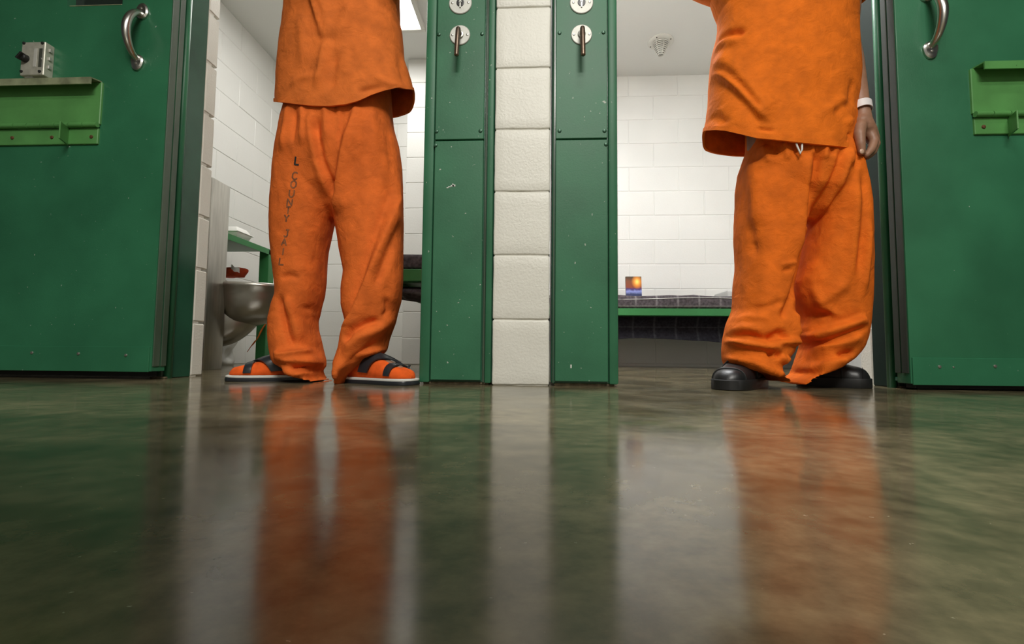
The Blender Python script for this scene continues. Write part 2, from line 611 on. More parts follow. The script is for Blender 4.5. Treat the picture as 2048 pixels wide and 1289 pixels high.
# pillar
pl = MB().box(XP0 + 0.004, XP1 - 0.004, YF + 0.004, YI - 0.07, 0, 2.12).build('wall_pillar', MORTAR)
tag(pl, 'narrow cream painted block pillar between the two green lock columns', 'pillar', kind='structure')
for r in range(11):
    zb = r * 0.203
    hh = min(0.203, 2.12 - zb)
    if hh < 0.03:
        continue
    b = bmesh.new()
    bmesh.ops.create_cube(b, size=1)
    for v in b.verts:
        v.co = Vector(((XP0 + XP1) / 2 + v.co.x * (XP1 - XP0), YF + 0.05 + v.co.y * 0.1 + 0.0, zb + hh / 2 + v.co.z * (hh - 0.003)))
    bmesh.ops.bevel(b, geom=b.edges[:], offset=0.005, segments=3, affect='EDGES', profile=0.5)
    bmesh.ops.subdivide_edges(b, edges=[e for e in b.edges if e.calc_length() > 0.08], cuts=5, use_grid_fill=True)
    for v in b.verts:
        q = v.co * 22
        v.co += Vector((noise.noise(q) * 0.0012, noise.noise(q + Vector((5, 9, 2))) * 0.0016, noise.noise(q + Vector((1, 4, 8))) * 0.0018))
    MB().bm(b).build('block', BLOCK, pl, smooth=SH)


# ------------------------------------------------------------------ small fittings
def facing(loc):
    """turn local +z to face the corridor (-y)"""
    return Matrix.Translation(loc) @ Matrix.Rotation(PI / 2, 4, 'X')


def screw(loc, r, m, parent, h=None, name='screw', slot=True):
    h = h or r * 0.6
    b = MB().lathe([(r, -0.002), (r, h * 0.3), (r * 0.8, h * 0.8), (r * 0.35, h), (0.0004, h)], 12, facing(loc))
    return b.build(name, m, parent, smooth=SH)


# ------------------------------------------------------------------ lock columns
def lock_column(x0, xa, xb, x1, mirror, label, tips):
    """x0..x1 whole column, xa..xb cover panels; mirror: flange on the right"""
    r = empty('lock_column', ((x0 + x1) / 2, YF + 0.1, 0))
    tag(r, label, 'lock column')
    Y = YF
    b = MB()
    b.box(x0, x1, Y + 0.010, Y + 0.21, 0.006, 2.12, 0.004)                  # housing
    b.build('housing', GREEN_D, r)
    if not mirror:
        fb = MB().box(x0 - 0.001, xa - 0.003, Y - 0.001, Y + 0.2, 0.006, 2.12, 0.006, 2)
        fb.build('flange', GREEN_L, r, smooth=SH)
        MB().box(xb + 0.012, x1 - 0.002, Y + 0.000, Y + 0.15, 0.006, 2.12, 0.003, 2).build('edge_strip', GREEN_L, r, smooth=SH)
        MB().box(xb + 0.004, xb + 0.010, Y + 0.004, Y + 0.15, 0.006, 2.12, 0.002).build('edge_bead', GREEN_E, r)
    else:
        fb = MB().box(xb + 0.003, x1 + 0.001, Y - 0.001, Y + 0.2, 0.006, 2.12, 0.006, 2)
        fb.build('flange', GREEN_L, r, smooth=SH)
        MB().box(x0 + 0.004, xa - 0.004, Y + 0.006, Y + 0.15, 0.006, 2.12, 0.002).build('edge_bead', GREEN_E, r)
    zs = P((tips['seam'][0]), tips['seam'][1], Y).z
    MB().box(xa, xb, Y - 0.003, Y + 0.03, zs + 0.0022, 2.10, 0.0018).build('cover_panel', GREEN_L, r)
    MB().box(xa, xb, Y - 0.003, Y + 0.03, 0.014, zs - 0.0022, 0.0018).build('cover_panel', GREEN_L, r)
    MB().box(x0 + 0.01, x1 - 0.01, Y + 0.012, Y + 0.03, 0.0, 0.012, 0.002).build('base_grout', DIRT, r)
    for (px, py) in tips['screws']:
        q = P(px, py, Y - 0.003)
        screw((q.x, q.y, q.z), 0.0062, SCREW_G, r)
    # keyhole escutcheon
    q = P(*tips['key'], Y - 0.003)
    pr = 0.0375
    k = MB().lathe([(pr, -0.001), (pr, 0.002), (pr - 0.002, 0.0035), (0.0004, 0.0035)], 40, facing(q)).build('escutcheon', STEEL_P, r, smooth=SH)
    MB().lathe([(0.0125, 0.003), (0.0125, 0.0055), (0.0105, 0.0058), (0.0004, 0.0050)], 24, facing(q)).build('lock_cylinder', SHOE, k, smooth=SH)
    kb = MB().lathe([(0.0042, 0.005), (0.0042, 0.0065), (0.0004, 0.0065)], 14, facing(q + Vector((0, 0, 0.003))))
    kb.box(q.x - 0.0022, q.x + 0.0022, q.y - 0.0065, q.y - 0.004, q.z - 0.017, q.z + 0.002)
    kb.build('keyhole', SCREW_S, k)
    for s in (-1, 1):
        screw((q.x + s * 0.0262, q.y - 0.003, q.z), 0.0042, SCREW_S, k)
    # turn lever
    q = P(*tips['lever'], Y - 0.003)
    pr = 0.0335
    k = MB().lathe([(pr, -0.001), (pr, 0.002), (pr - 0.002, 0.0035), (0.0004, 0.0035)], 40, facing(q)).build('lever_plate', STEEL_P, r, smooth=SH)
    MB().lathe([(0.0125, 0.003), (0.0125, 0.007), (0.011, 0.008), (0.0004, 0.008)], 24, facing(q)).build('collar', SCREW_S, k, smooth=SH)
    dx = tips['dx']
    a = Vector(q)
    pth = [a + Vector((0, -0.004, 0.0)), a + Vector((0, -0.024, 0.0)), a + Vector((dx * 0.02, -0.034, -0.002)), a + Vector((dx * 0.1, -0.038, -0.012)), a + Vector((dx * 0.5, -0.043, -0.055)), a + Vector((dx, -0.046, -0.096)), a + Vector((dx, -0.046, -0.0985))]
    MB().tube(pth, [0.0072, 0.0072, 0.0078, 0.0078, 0.0076, 0.0072, 0.0045], 14).build('lever', BRONZE, k, smooth=SH)
    for s in (-1, 1):
        screw((q.x + s * 0.0245, q.y - 0.003, q.z), 0.0042, SCREW_S, k)
    return r


lc = lock_column(P(846, 400, YF).x, P(868, 400, YF).x, P(966, 400, YF).x, P(987, 400, YF).x, False,
                 'green steel lock column left of the cream pillar, white paint chip on its lower panel',
                 dict(seam=(915, 281), screws=[(878, 69), (964, 68), (873, 263), (961, 262), (871, 291)], key=(921, 7), lever=(920, 71), dx=-0.002))
lc2 = lock_column(P(1104, 400, YF).x, P(1111, 400, YF).x, P(1215, 400, YF).x, P(1235, 400, YF).x, True,
                  'green steel lock column right of the cream pillar, rubbed patch on its lower panel',
                  dict(seam=(1163, 279), screws=[(1119, 66), (1207, 65), (1119, 262), (1209, 262), (1212, 289)], key=(1163, 6), lever=(1163, 70), dx=0.001))
# chipped paint on the left column
q = P(905, 372, YF - 0.0035)
ch = MB()
for (dx, dz, w, h) in ((0, 0, 0.006, 0.0022), (0.004, 0.001, 0.005, 0.003), (0.001, 0.004, 0.002, 0.003), (-0.01, -0.003, 0.004, 0.0015), (-0.016, -0.006, 0.003, 0.0012)):
    ch.box(q.x + dx - w, q.x + dx + w, q.y - 0.0004, q.y + 0.001, q.z + dz - h, q.z + dz + h, 0.0003)
ch.build('paint_chip', WHITE_R, lc)
q = P(1142, 733, YF - 0.0035)
MB().box(q.x - 0.002, q.x + 0.002, q.y - 0.0004, q.y + 0.001, q.z - 0.006, q.z + 0.005, 0.0004).build('paint_chip', WHITE_R, lc2)

# ------------------------------------------------------------------ door frames beside the openings


def door_frame(name, X, sgn, pxs, label, fm, cm):
    """steel jamb: oblique face, round bead, recess; sgn=+1 when the opening is to the right"""
    b = MB()
    xo = X
    w = 0.30
    b.box(min(xo, xo - sgn * w), max(xo, xo - sgn * w), 1.612, 1.703, 0.0, 2.12, 0.003)
    o = b.build(name, fm)
    tag(o, label, 'door frame', kind='structure')
    xb = xo - sgn * 0.004 if sgn > 0 else xo - 0.012
    MB().tube([(xb, 1.600, 0.0), (xb, 1.600, 2.12)], 0.013, 16).build('bead', GREEN, o, smooth=True)
    MB().box(min(xb - sgn * 0.03, xb - sgn * 0.01), max(xb - sgn * 0.03, xb - sgn * 0.01), 1.585, 1.62, 0.0, 2.12, 0.002).build('channel', cm, o)
    # floor guide
    g = MB()
    gx = xb - sgn * 0.028
    g.box(gx - 0.007, gx + 0.007, 1.555, 1.58, 0.035, 0.095, 0.002)
    g.box(gx - 0.03, gx + 0.012, 1.55, 1.585, 0.022, 0.035, 0.002)
    g.build('floor_guide', GREEN_D, o)
    MB().box(min(xo - sgn * 0.05, xo + sgn * 0.004), max(xo - sgn * 0.05, xo + sgn * 0.004), 1.575, 1.60, 0, 0.006, 0.002).build('base_grout', DIRT, o)
    return o


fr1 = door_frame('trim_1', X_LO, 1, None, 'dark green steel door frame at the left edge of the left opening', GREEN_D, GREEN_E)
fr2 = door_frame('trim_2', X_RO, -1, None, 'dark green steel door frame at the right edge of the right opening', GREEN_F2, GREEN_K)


# ------------------------------------------------------------------ sliding doors
def pull_handle(parent, top, bot, Y, lean):
    a, b = P(*top, Y), P(*bot, Y)
    pth = []
    N = 18
    prof = [0.006, 0.028, 0.044, 0.05, 0.052, 0.05, 0.044, 0.028, 0.006]
    rad = []
    for i in range(N + 1):
        t = i / N
        out = 0.052 * min(1, (math.sin(PI * t)) ** 0.55) if 0 < t < 1 else 0
        p = a.lerp(b, t)
        pth.append((p.x, Y - 0.006 - out, p.z))
        rad.append(0.0098 + 0.0036 * math.sin(PI * t))
    h = MB().tube(pth, rad, 16).build('pull_handle', NICKEL, parent, smooth=SH)
    for p, s in ((a, 1), (b, -1)):
        # leaf-shaped lug
        prof = []
        for k in range(28):
            an = 2 * PI * k / 28
            rr = 0.0235 + 0.010 * max(0, math.sin(an * 1)) ** 3
            prof.append((rr * math.cos(an) * 0.98, rr * math.sin(an)))
        vs, fs = [], []
        for d, kx in ((0.001, 1.0), (-0.006, 0.98), (-0.010, 0.78)):
            for (x, z) in prof:
                vs.append((p.x + x * kx, Y + d, p.z + s * (z * kx + 0.006)))
        n = 28
        for L in range(2):
            fs += [(L * n + k, L * n + (k + 1) % n, (L + 1) * n + (k + 1) % n, (L + 1) * n + k) for k in range(n)]
        fs.append(tuple(2 * n + k for k in range(n)))
        MB().add(vs, fs).build('lug', NICKEL, h, smooth=SH)
        screw((p.x, Y - 0.009, p.z + s * 0.018), 0.0045, SCREW_S, h)
    return h


def hatch(parent, Y, x0, x1, zt, zh, zb, sx0, sx1, szb, szt, depth, bolts, tab, tabdir, edge_mat):
    """food hatch: sloping shelf lip on top, cover plate, piano hinge, lower strip with bolts, hasp tab"""
    h = MB().box(x0, x1, Y - 0.008, Y + 0.004, zh, zt, 0.002).build('food_hatch', GREEN_T, parent)
    s = MB()
    s.add([(sx0 - 0.0, Y - 0.004, zt + 0.004), (sx1 + 0.0, Y - 0.004, zt + 0.004), (sx1, Y - depth, szt), (sx0, Y - depth, szt),
           (sx0, Y - depth, szb), (sx1, Y - depth, szb), (sx1, Y - depth + 0.004, szb), (sx0, Y - depth + 0.004, szb),
           (sx0, Y - depth + 0.004, szt - 0.003), (sx1, Y - depth + 0.004, szt - 0.003), (sx1, Y - 0.004, zt), (sx0, Y - 0.004, zt)],
          [(0, 1, 2, 3), (3, 2, 5, 4), (4, 5, 6, 7), (7, 6, 9, 8), (8, 9, 10, 11), (11, 10, 1, 0), (0, 3, 8, 11), (3, 4, 7, 8), (1, 10, 9, 2), (2, 9, 6, 5)])
    s.build('shelf_lip', edge_mat, h)
    # knuckles of the piano hinge
    n = max(4, int((x1 - x0) / 0.048))
    for i in range(n):
        a, b = x0 + (x1 - x0) * i / n + 0.0014, x0 + (x1 - x0) * (i + 1) / n - 0.0014
        MB().tube([(a, Y - 0.013, zh - 0.005), (b, Y - 0.013, zh - 0.005)], 0.0088, 12).build('hinge_knuckle', GREEN_T, h, smooth=SH)
    MB().box(x0 + 0.004, x1 - 0.004, Y - 0.007, Y + 0.004, zb, zh - 0.012, 0.0015).build('hinge_strip', GREEN_T, h)
    for bx, bz in bolts:
        screw((bx, Y - 0.007, bz), 0.0062, SCREW_R, h, name='bolt')
    tx, tz0, tz1 = tab
    t = MB()
    m4 = Matrix.Translation((tx, Y - 0.03, (tz0 + tz1) / 2)) @ Matrix.Rotation(tabdir * 0.42, 4, 'Z')
    t.box(-0.0022, 0.0022, -0.03, 0.03, -(tz1 - tz0) / 2, (tz1 - tz0) / 2, 0.0012, mat=m4)
    t.build('hasp_tab', GREEN_T, h)
    return h


def panel_with_window(name, x0, x1, y0, y1, z0, z1, wx0, wx1, wz0, wz1, m, parent):
    b = MB()
    b.box(x0, wx0, y0, y1, z0, z1)
    b.box(wx1, x1, y0, y1, z0, z1)
    b.box(wx0, wx1, y0, y1, z0, wz0)
    b.box(wx0, wx1, y0, y1, wz1, z1)
    # outward faces only (drop the hidden inner joints by merging)
    o = b.build(name, m, parent)
    return o


# --- left door
Y = YD_L
d1 = empty('door_1', (-2.0, Y + 0.03, 0))
tag(d1, 'green steel sliding cell door on the left with grey lock box', 'door', kind='structure')
xe = P(322, 400, Y).x
zb = P(150, 744, Y).z
wx0, wx1, wz0 = P(134, 11, Y).x, P(245, 8, Y).x, P(190, 10, Y).z
dl = panel_with_window('panel', -2.95, xe, Y, Y + 0.055, zb + 0.004, 2.1, wx0, wx1, wz0, wz0 + 0.30, GREEN, d1)
MB().box(wx0 - 0.001, wx1 + 0.001, Y + 0.030, Y + 0.04, wz0 - 0.001, wz0 + 0.301).build('vision_pane', mat('dark_pane', (0.02, 0.03, 0.025), 0.15), d1)
MB().box(wx0 + 0.01, wx1 - 0.001, Y - 0.0015, Y + 0.003, wz0 - 0.003, wz0, 0.0008).build('worn_sill', RIM_W, d1)
# door edge: steel channel with a groove
MB().box(xe - 0.0005, xe + 0.0035, Y + 0.002, Y + 0.030, zb + 0.02, 2.1, 0.001).build('edge_channel', GREEN_E, d1)
MB().box(xe - 0.0005, xe + 0.0035, Y + 0.036, Y + 0.058, zb + 0.02, 2.1, 0.001).build('edge_channel', GREEN_E, d1)
MB().box(-2.95, xe - 0.03, Y + 0.02, Y + 0.06, 0.010, zb + 0.01).build('bottom_guide', BLACKISH, d1)
# kick plate
a, b_ = P(20, 690, Y - 0.004), P(296, 744, Y - 0.004)
kz1 = P(150, 693, Y - 0.004).z
kz0 = P(150, 743, Y - 0.004).z
kp = MB().box(-2.94, b_.x, Y - 0.0045, Y + 0.001, kz0, kz1, 0.001).build('kick_plate', GREEN, d1)
for (px, py) in ((64, 706), (157, 708), (252, 711)):
    q = P(px, py, Y - 0.0045)
    screw(q, 0.0052, SCREW_S, kp)
pull_handle(d1, (286, 30), (276.5, 120), Y, 0)
x1 = P(206, 200, Y).x
zt, zh, zl = P(180, 167, Y).z, P(170, 251, Y).z, P(170, 290, Y).z
dep = 0.045
s1 = P(193, 155, Y - dep)
ht = hatch(d1, Y, x1 - 0.50, x1, zt, zh, zl, x1 - 0.50, x1 - 0.004, P(100, 169, Y - dep).z, P(100, 155.5, Y - dep).z, dep,
           [(P(px, py, Y - 0.007).x, P(px, py, Y - 0.007).z) for px, py in ((25, 276), (104, 275), (183, 274))],
           (P(146, 270, Y).x, P(140, 284, Y - 0.03).z, P(140, 250, Y - 0.03).z), 1, RIM_W)
# lock box with knob
bd = 0.032
p0, p1 = P(39, 151, Y - bd), P(91, 83, Y - bd)
lb = MB().box(p0.x, p1.x, Y - bd, Y + 0.001, p0.z, p1.z, 0.002).build('lock_box', mat('grey_box_steel', (0.55, 0.54, 0.46), 0.45, 0.4, var=0.15, vscale=40), d1)
for (px, py) in ((48.5, 86.5), (85.5, 86.5), (43, 143), (79.5, 143)):
    q = P(px, py, Y - bd)
    screw(q, 0.0052, BLACKISH, lb, h=0.004)
q = P(52, 118, Y - bd)
kn = MB().lathe([(0.0135, 0), (0.0125, 0.014), (0.010, 0.017), (0.0004, 0.017)], 18, facing(q))
kn.box(q.x - 0.003, q.x + 0.003, q.y - 0.026, q.y - 0.012, q.z - 0.0135, q.z + 0.0135, 0.001, mat=Matrix.Translation(q) @ Matrix.Rotation(0.7, 4, 'Y') @ Matrix.Translation(-q))
kn.build('knob', SHOE_S, lb, smooth=SH)
a, b_ = P(66, 134, Y - bd), P(75, 97, Y - bd)
MB().box(a.x, b_.x, a.y - 0.0012, a.y + 0.001, a.z, b_.z, 0.0004).build('label_plate', LABEL_W, lb)
a, b_ = P(76.5, 134, Y - bd), P(86, 97, Y - bd)
MB().box(a.x, b_.x, a.y - 0.0012, a.y + 0.001, a.z, b_.z, 0.0004).build('label_plate', LABEL_D, lb)
for dz in (0.3, 0.55, 0.8):
    z = p0.z + (p1.z - p0.z) * dz
    MB().box(p1.x - 0.001, p1.x + 0.005, Y - 0.02, Y - 0.010, z - 0.006, z + 0.006, 0.001).build('side_clip', STEEL_P, lb)
MB().box(p0.x + 0.012, p0.x + 0.04, Y - bd + 0.006, Y, p0.z - 0.004, p0.z + 0.002).build('box_foot', STEEL_P, lb)

# --- right door
Y = YD_R
d2 = empty('door_2', (2.2, Y + 0.03, 0))
tag(d2, 'green steel sliding cell door on the right with pull handle and food hatch', 'door', kind='structure')
xe = P(1806, 400, Y).x
zb = P(1900, 772, Y).z
MB().box(xe, 2.95, Y, Y + 0.055, zb + 0.004, 2.1, 0.003, 2).build('panel', GREEN, d2, smooth=SH)
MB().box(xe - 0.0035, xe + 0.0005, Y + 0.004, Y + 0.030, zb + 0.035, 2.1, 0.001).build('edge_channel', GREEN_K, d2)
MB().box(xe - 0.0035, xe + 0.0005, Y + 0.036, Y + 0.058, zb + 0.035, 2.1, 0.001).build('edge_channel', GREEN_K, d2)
MB().box(xe + 0.03, 2.95, Y + 0.02, Y + 0.06, 0.004, zb + 0.01).build('bottom_guide', BLACKISH, d2)
k0 = P(1826, 740, Y - 0.004)
kz1, kz0 = P(1900, 716.5, Y - 0.004).z, P(1900, 771.5, Y - 0.004).z
kp = MB().box(k0.x, 2.94, Y - 0.0045, Y + 0.001, kz0, kz1, 0.001).build('kick_plate', GREEN, d2)
for (px, py, r) in ((1879, 734, 0.0052), (1990, 733, 0.0052), (1907, 735, 0.003)):
    screw(P(px, py, Y - 0.0045), r, SCREW_S, kp)
pull_handle(d2, (1851, -6), (1859, 95), Y, 0)
x0 = P(1940, 200, Y).x
zt, zh, zl = P(1975, 139, Y).z, P(1990, 229, Y).z, P(1990, 270, Y).z
ht2 = hatch(d2, Y, x0, x0 + 0.5, zt, zh, zl, x0 + 0.008, x0 + 0.5, P(2000, 137, Y - dep).z, P(2000, 121.5, Y - dep).z, dep,
            [(P(px, py, Y - 0.007).x, P(px, py, Y - 0.007).z) for px, py in ((1967, 254), (2052, 254))],
            (P(2006, 250, Y).x, P(2014, 266, Y - 0.03).z, P(2014, 229, Y - 0.03).z), -1, GREEN_T)

# unseen blocker added beside the camera position, sized to shade the left foreground floor
tb = empty('shade_blocker', (-0.40, -0.1, 0))
tag(tb, 'low wide steel slab on a pedestal, added out of view to shade the left foreground floor', 'shade_blocker')
MB().box(-0.98, 0.15, -0.55, 0.315, 0.415, 0.44, 0.006, 2).build('shade_slab', STEEL, tb, smooth=SH)
MB().lathe([(0.05, 0.01), (0.05, 0.415), (0.0004, 0.415)], 24, Matrix.Translation((-0.55, -0.3, 0))).build('pedestal', STEEL, tb, smooth=SH)
MB().lathe([(0.16, 0.0), (0.16, 0.01), (0.06, 0.014), (0.0004, 0.014)], 32, Matrix.Translation((-0.55, -0.3, 0))).build('base_plate', STEEL, tb, smooth=SH)

# ================================================================== LEFT CELL CONTENTS
# ceiling light
xf1 = P(843, 57, 3.4).x
lr = empty('ceiling_light', (-1.13, 2.8, CEIL))
tag(lr, 'bright rectangular fluorescent ceiling light above the man in sandals', 'light')
q = Pz(842, 57, CEIL - 0.02)
lx1, ly1 = q.x, q.y
b = MB()
for (x0, x1, y0, y1) in ((lx1 - 0.64, lx1 + 0.03, ly1, ly1 + 0.03), (lx1 - 0.64, lx1 + 0.03, ly1 - 1.25, ly1 - 1.22), (lx1 - 0.64, lx1 - 0.61, ly1 - 1.22, ly1), (lx1, lx1 + 0.03, ly1 - 1.22, ly1)):
    b.box(x0, x1, y0, y1, CEIL - 0.03, CEIL + 0.001, 0.003)
b.build('frame', PLASTIC_W, lr)
em = bpy.data.materials.new('lit_diffuser')
em.use_nodes = True
e_ = em.node_tree.nodes['Principled BSDF']
e_.inputs['Emission Color'].default_value = (1, 0.99, 0.95, 1)
e_.inputs['Emission Strength'].default_value = 5.0
MB().box(lx1 - 0.61, lx1, ly1 - 1.22, ly1, CEIL - 0.018, CEIL - 0.006).build('diffuser', em, lr)

# steel toilet unit in the corner: cabinet + bowl
tr = empty('toilet', (-1.75, 2.5, 0))
tag(tr, 'stainless steel prison toilet with tall side cabinet, behind left door frame', 'toilet')
A = Pz(404, 741, 0.0)
cx0 = A.x
cy0 = A.y
Bx, By = P(461, 376, A.y + 0.15).x, A.y + 0.15
ctop = P(417, 354, cy0).z
poly = [(cx0 - 0.012, cy0 + 0.010), (cx0 + 0.004, cy0), (Bx, By), (Bx - 0.10, By + 0.035), (XL + 0.03, By + 0.035), (XL + 0.03, cy0 + 0.010)]
cbm = bmesh.new()
vb = [cbm.verts.new((p[0], p[1], 0.0)) for p in poly]
f = cbm.faces.new(vb)
ex = bmesh.ops.extrude_face_region(cbm, geom=[f])
for v in [g for g in ex['geom'] if isinstance(g, bmesh.types.BMVert)]:
    v.co.z = ctop
bmesh.ops.bevel(cbm, geom=cbm.edges[:], offset=0.004, segments=2, affect='EDGES', profile=0.5)
MB().bm(cbm).build('cabinet', STEEL, tr, smooth=SH)
# bowl: lathe-like loft projecting along dirn from the cabinet front
dirn = Vector((0.93, 0.37, 0)).normalized()
side = Vector((-dirn.y, dirn.x, 0))
base = Vector((Bx - 0.085, By + 0.085, 0))
zr = P(500, 571, By + 0.12).z


def bowl_pt(t, a, grow=0.0):
    """t down from the rim (0) to the foot (1), a around"""
    return None


rings = []
prof = [(0.0, 1.0, 0.0), (0.008, 1.035, 0.0), (0.02, 1.03, 0.0), (0.03, 0.99, 0.0), (0.07, 0.965, 0.0), (0.12, 0.90, -0.006), (0.165, 0.78, -0.02), (0.20, 0.60, -0.045), (0.222, 0.40, -0.07), (0.235, 0.18, -0.09)]
Lb, Wb = 0.21, 0.165
for dz, s, sh in prof:
    ring = []
    for k in range(40):
        an = 2 * PI * k / 40
        c, s_ = math.cos(an), math.sin(an)
        lx = Lb * s * c
        ly = Wb * s * s_
        p = base + dirn * (0.17 + sh + lx) + side * ly
        ring.append(Vector((p.x, p.y, zr - dz)))
    rings.append(ring)
# inner hollow
inner = []
for dz, s in ((0.0, 0.93), (0.03, 0.88), (0.1, 0.7), (0.16, 0.4), (0.18, 0.1)):
    inner.append([Vector((*(base + dirn * (0.17 + Lb * s * math.cos(2 * PI * k / 40)) + side * (Wb * s * math.sin(2 * PI * k / 40))).xy, zr - dz)) for k in range(40)])
bw = MB()
bw.rings(inner[::-1] + rings, cap=True)
bw.build('bowl', STEEL_B, tr, smooth=math.radians(50))
# trap housing beneath
rings = []
for i in range(15):
    t = i / 14
    x = -0.06 + 0.27 * t
    hw = 0.10 * (1 - max(0, (t - 0.35) / 0.65) ** 2.2) ** 0.5 if t < 1 else 0.005
    hw = max(hw, 0.006)
    zt_ = zr - 0.05 - 0.04 * t
    zb_ = 0.115 + 0.16 * max(0, (t - 0.2) / 0.8) ** 2.0
    ring = []
    for k in range(28):
        an = 2 * PI * k / 28
        c, s_ = math.cos(an), math.sin(an)
        ly = hw * math.copysign(abs(c) ** 0.8, c)
        lz = (zt_ + zb_) / 2 + (zt_ - zb_) / 2 * math.copysign(abs(s_) ** 0.75, s_)
        p = base + dirn * x + side * ly
        ring.append(Vector((p.x, p.y, lz)))
    rings.append(ring)
MB().rings(rings).build('trap_housing', STEEL_B, tr, smooth=math.radians(50))
hb = MB().lathe([(0.006, 0), (0.006, 0.02), (0.003, 0.022), (0.0004, 0.022)], 12, facing(Vector((Bx + 0.006, By + 0.0, zr - 0.02))))
hb.build('hinge_bolt', STEEL_P, tr, smooth=SH)

# desk
DY0, DY1 = By + 0.06, 3.06
dx1 = PX(457, 468, -1.75).x
dz1 = 0.765
dk = empty('desk', (-1.95, 2.95, 0))
tag(dk, 'green steel wall desk with square corner leg behind the toilet', 'desk')
dX = -1.768
MB().box(XL + 0.005, dX, DY0, DY1, dz1 - 0.004, dz1, 0.0015).build('desk_top', GREEN_B, dk)
MB().box(dX - 0.004, dX, DY0, DY1, dz1 - 0.036, dz1 - 0.002, 0.001).build('apron', GREEN_B, dk)
MB().box(XL + 0.005, dX - 0.004, DY0, DY0 + 0.004, dz1 - 0.036, dz1 - 0.002, 0.001).build('apron', GREEN_B, dk)
MB().box(dX - 0.064, dX, DY1 - 0.064, DY1, 0.006, dz1 - 0.004, 0.002).build('leg', GREEN_B, dk)
MB().box(dX - 0.085, dX + 0.015, DY1 - 0.085, DY1 + 0.02, 0.0, 0.006, 0.001).build('foot_plate', BLACKISH, dk)

# foam box on desk
fb = empty('foam_box', (-1.9, 2.86, dz1))
tag(fb, 'white foam takeout box on the green desk', 'box')
q = P(476, 470, 2.86)
fx, fy = -1.842, 2.74


def tray(z0, z1, a, b_, name):
    r1 = [(fx - a, fy - a, z0), (fx + a, fy - a, z0), (fx + a, fy + a, z0), (fx - a, fy + a, z0)]
    r2 = [(fx - b_, fy - b_, z1), (fx + b_, fy - b_, z1), (fx + b_, fy + b_, z1), (fx - b_, fy + b_, z1)]
    bm_ = bmesh.new()
    v1 = [bm_.verts.new(p) for p in r1]
    v2 = [bm_.verts.new(p) for p in r2]
    bm_.faces.new(v1[::-1]); bm_.faces.new(v2)
    for i in range(4):
        bm_.faces.new((v1[i], v1[(i + 1) % 4], v2[(i + 1) % 4], v2[i]))
    bmesh.ops.bevel(bm_, geom=bm_.edges[:], offset=0.006, segments=2, affect='EDGES', profile=0.5)
    return MB().bm(bm_).build(name, FOAM, fb, smooth=SH)


tray(dz1, dz1 + 0.036, 0.058, 0.074, 'tray')
tray(dz1 + 0.0365, dz1 + 0.07, 0.072, 0.050, 'lid')
MB().box(fx - 0.078, fx + 0.078, fy - 0.078, fy + 0.078, dz1 + 0.033, dz1 + 0.039, 0.002).build('rim', FOAM, fb)


# laundry bag standing behind the toilet with an orange garment on top
def blob(cx, cy, z0, z1, rx, ry, seed, amp, m, name, parent=None, top=0.55):
    rings = []
    N = 16
    for i in range(N + 1):
        t = i / N
        s = (0.85 + 0.25 * math.sin(PI * min(1, t * 1.1))) * (1 if t < 0.75 else (1 - ((t - 0.75) / 0.25) ** 2 * 0.92))
        ring = []
        for k in range(28):
            a = 2 * PI * k / 28
            p = Vector((cx + rx * s * math.cos(a), cy + ry * s * math.sin(a), z0 + (z1 - z0) * t))
            nz = noise.noise(p * 14 + Vector((seed, 0, 0))) * amp + noise.noise(p * 35 + Vector((seed, 3, 0))) * amp * 0.4
            ring.append(p + Vector((math.cos(a), math.sin(a), 0)) * nz * (0.3 + s) + Vector((0, 0, nz * 0.5 if 0 < i else 0)))
        rings.append(ring)
    return MB().rings(rings).build(name, m, parent, smooth=True)


bx, by = P(470, 560, 2.98).x, 2.98
bg = blob(P(449, 560, 2.95).x, 2.95, 0.0, P(470, 557, 2.95).z, 0.075, 0.08, 1.0, 0.03, WHITE_C, 'laundry_bag')
tag(bg, 'white cloth laundry bag standing behind the toilet bowl', 'bag')
gz = P(470, 558, 3.0).z
gx_ = P(464, 560, 2.95).x
gr = empty('garment', (gx_, 2.95, gz))
tag(gr, 'crumpled red orange garment with white patch on the laundry bag', 'garment')
blob(gx_, 2.95, gz + 0.004, P(470, 535, 2.95).z, 0.07, 0.05, 5.0, 0.03, RED_C, 'cloth', gr)
c0 = P(463, 546, 3.20)
MB().grid(lambda u, v: Vector((gx_ + 0.062 + 0.055 * u, 2.845 - 0.012 * math.sin(PI * u), gz + 0.035 + 0.03 * v - 0.025 * u + 0.004 * math.sin(9 * u))), 10, 6).build('white_patch', WHITE_C, gr, smooth=True)
# orange strap ends hanging behind the trap
og = empty('towel', (-1.5, 3.02, 0))
tag(og, 'orange cloth strip hanging behind the toilet trap', 'cloth')
pa, pb = P(528, 650, 2.98), P(502, 692, 2.9)
pts_ = [P(531, 649, 2.98), P(524, 656, 2.98), P(519, 668, 2.97), P(511, 682, 2.96), P(503, 690, 2.95), P(497, 699, 2.95)]
ob = MB()
n = len(pts_)
vs, fs = [], []
for i, p in enumerate(pts_):
    w = 0.018
    vs += [p + Vector((-w * 0.6, 0, -w)), p + Vector((w * 0.6, 0.004, w)), p + Vector((w * 0.6, 0.012, w)), p + Vector((-w * 0.6, 0.008, -w))]
ob.rings([vs[i * 4:i * 4 + 4] for i in range(n)])
ob.build('strip', ORANGE, og, smooth=SH)


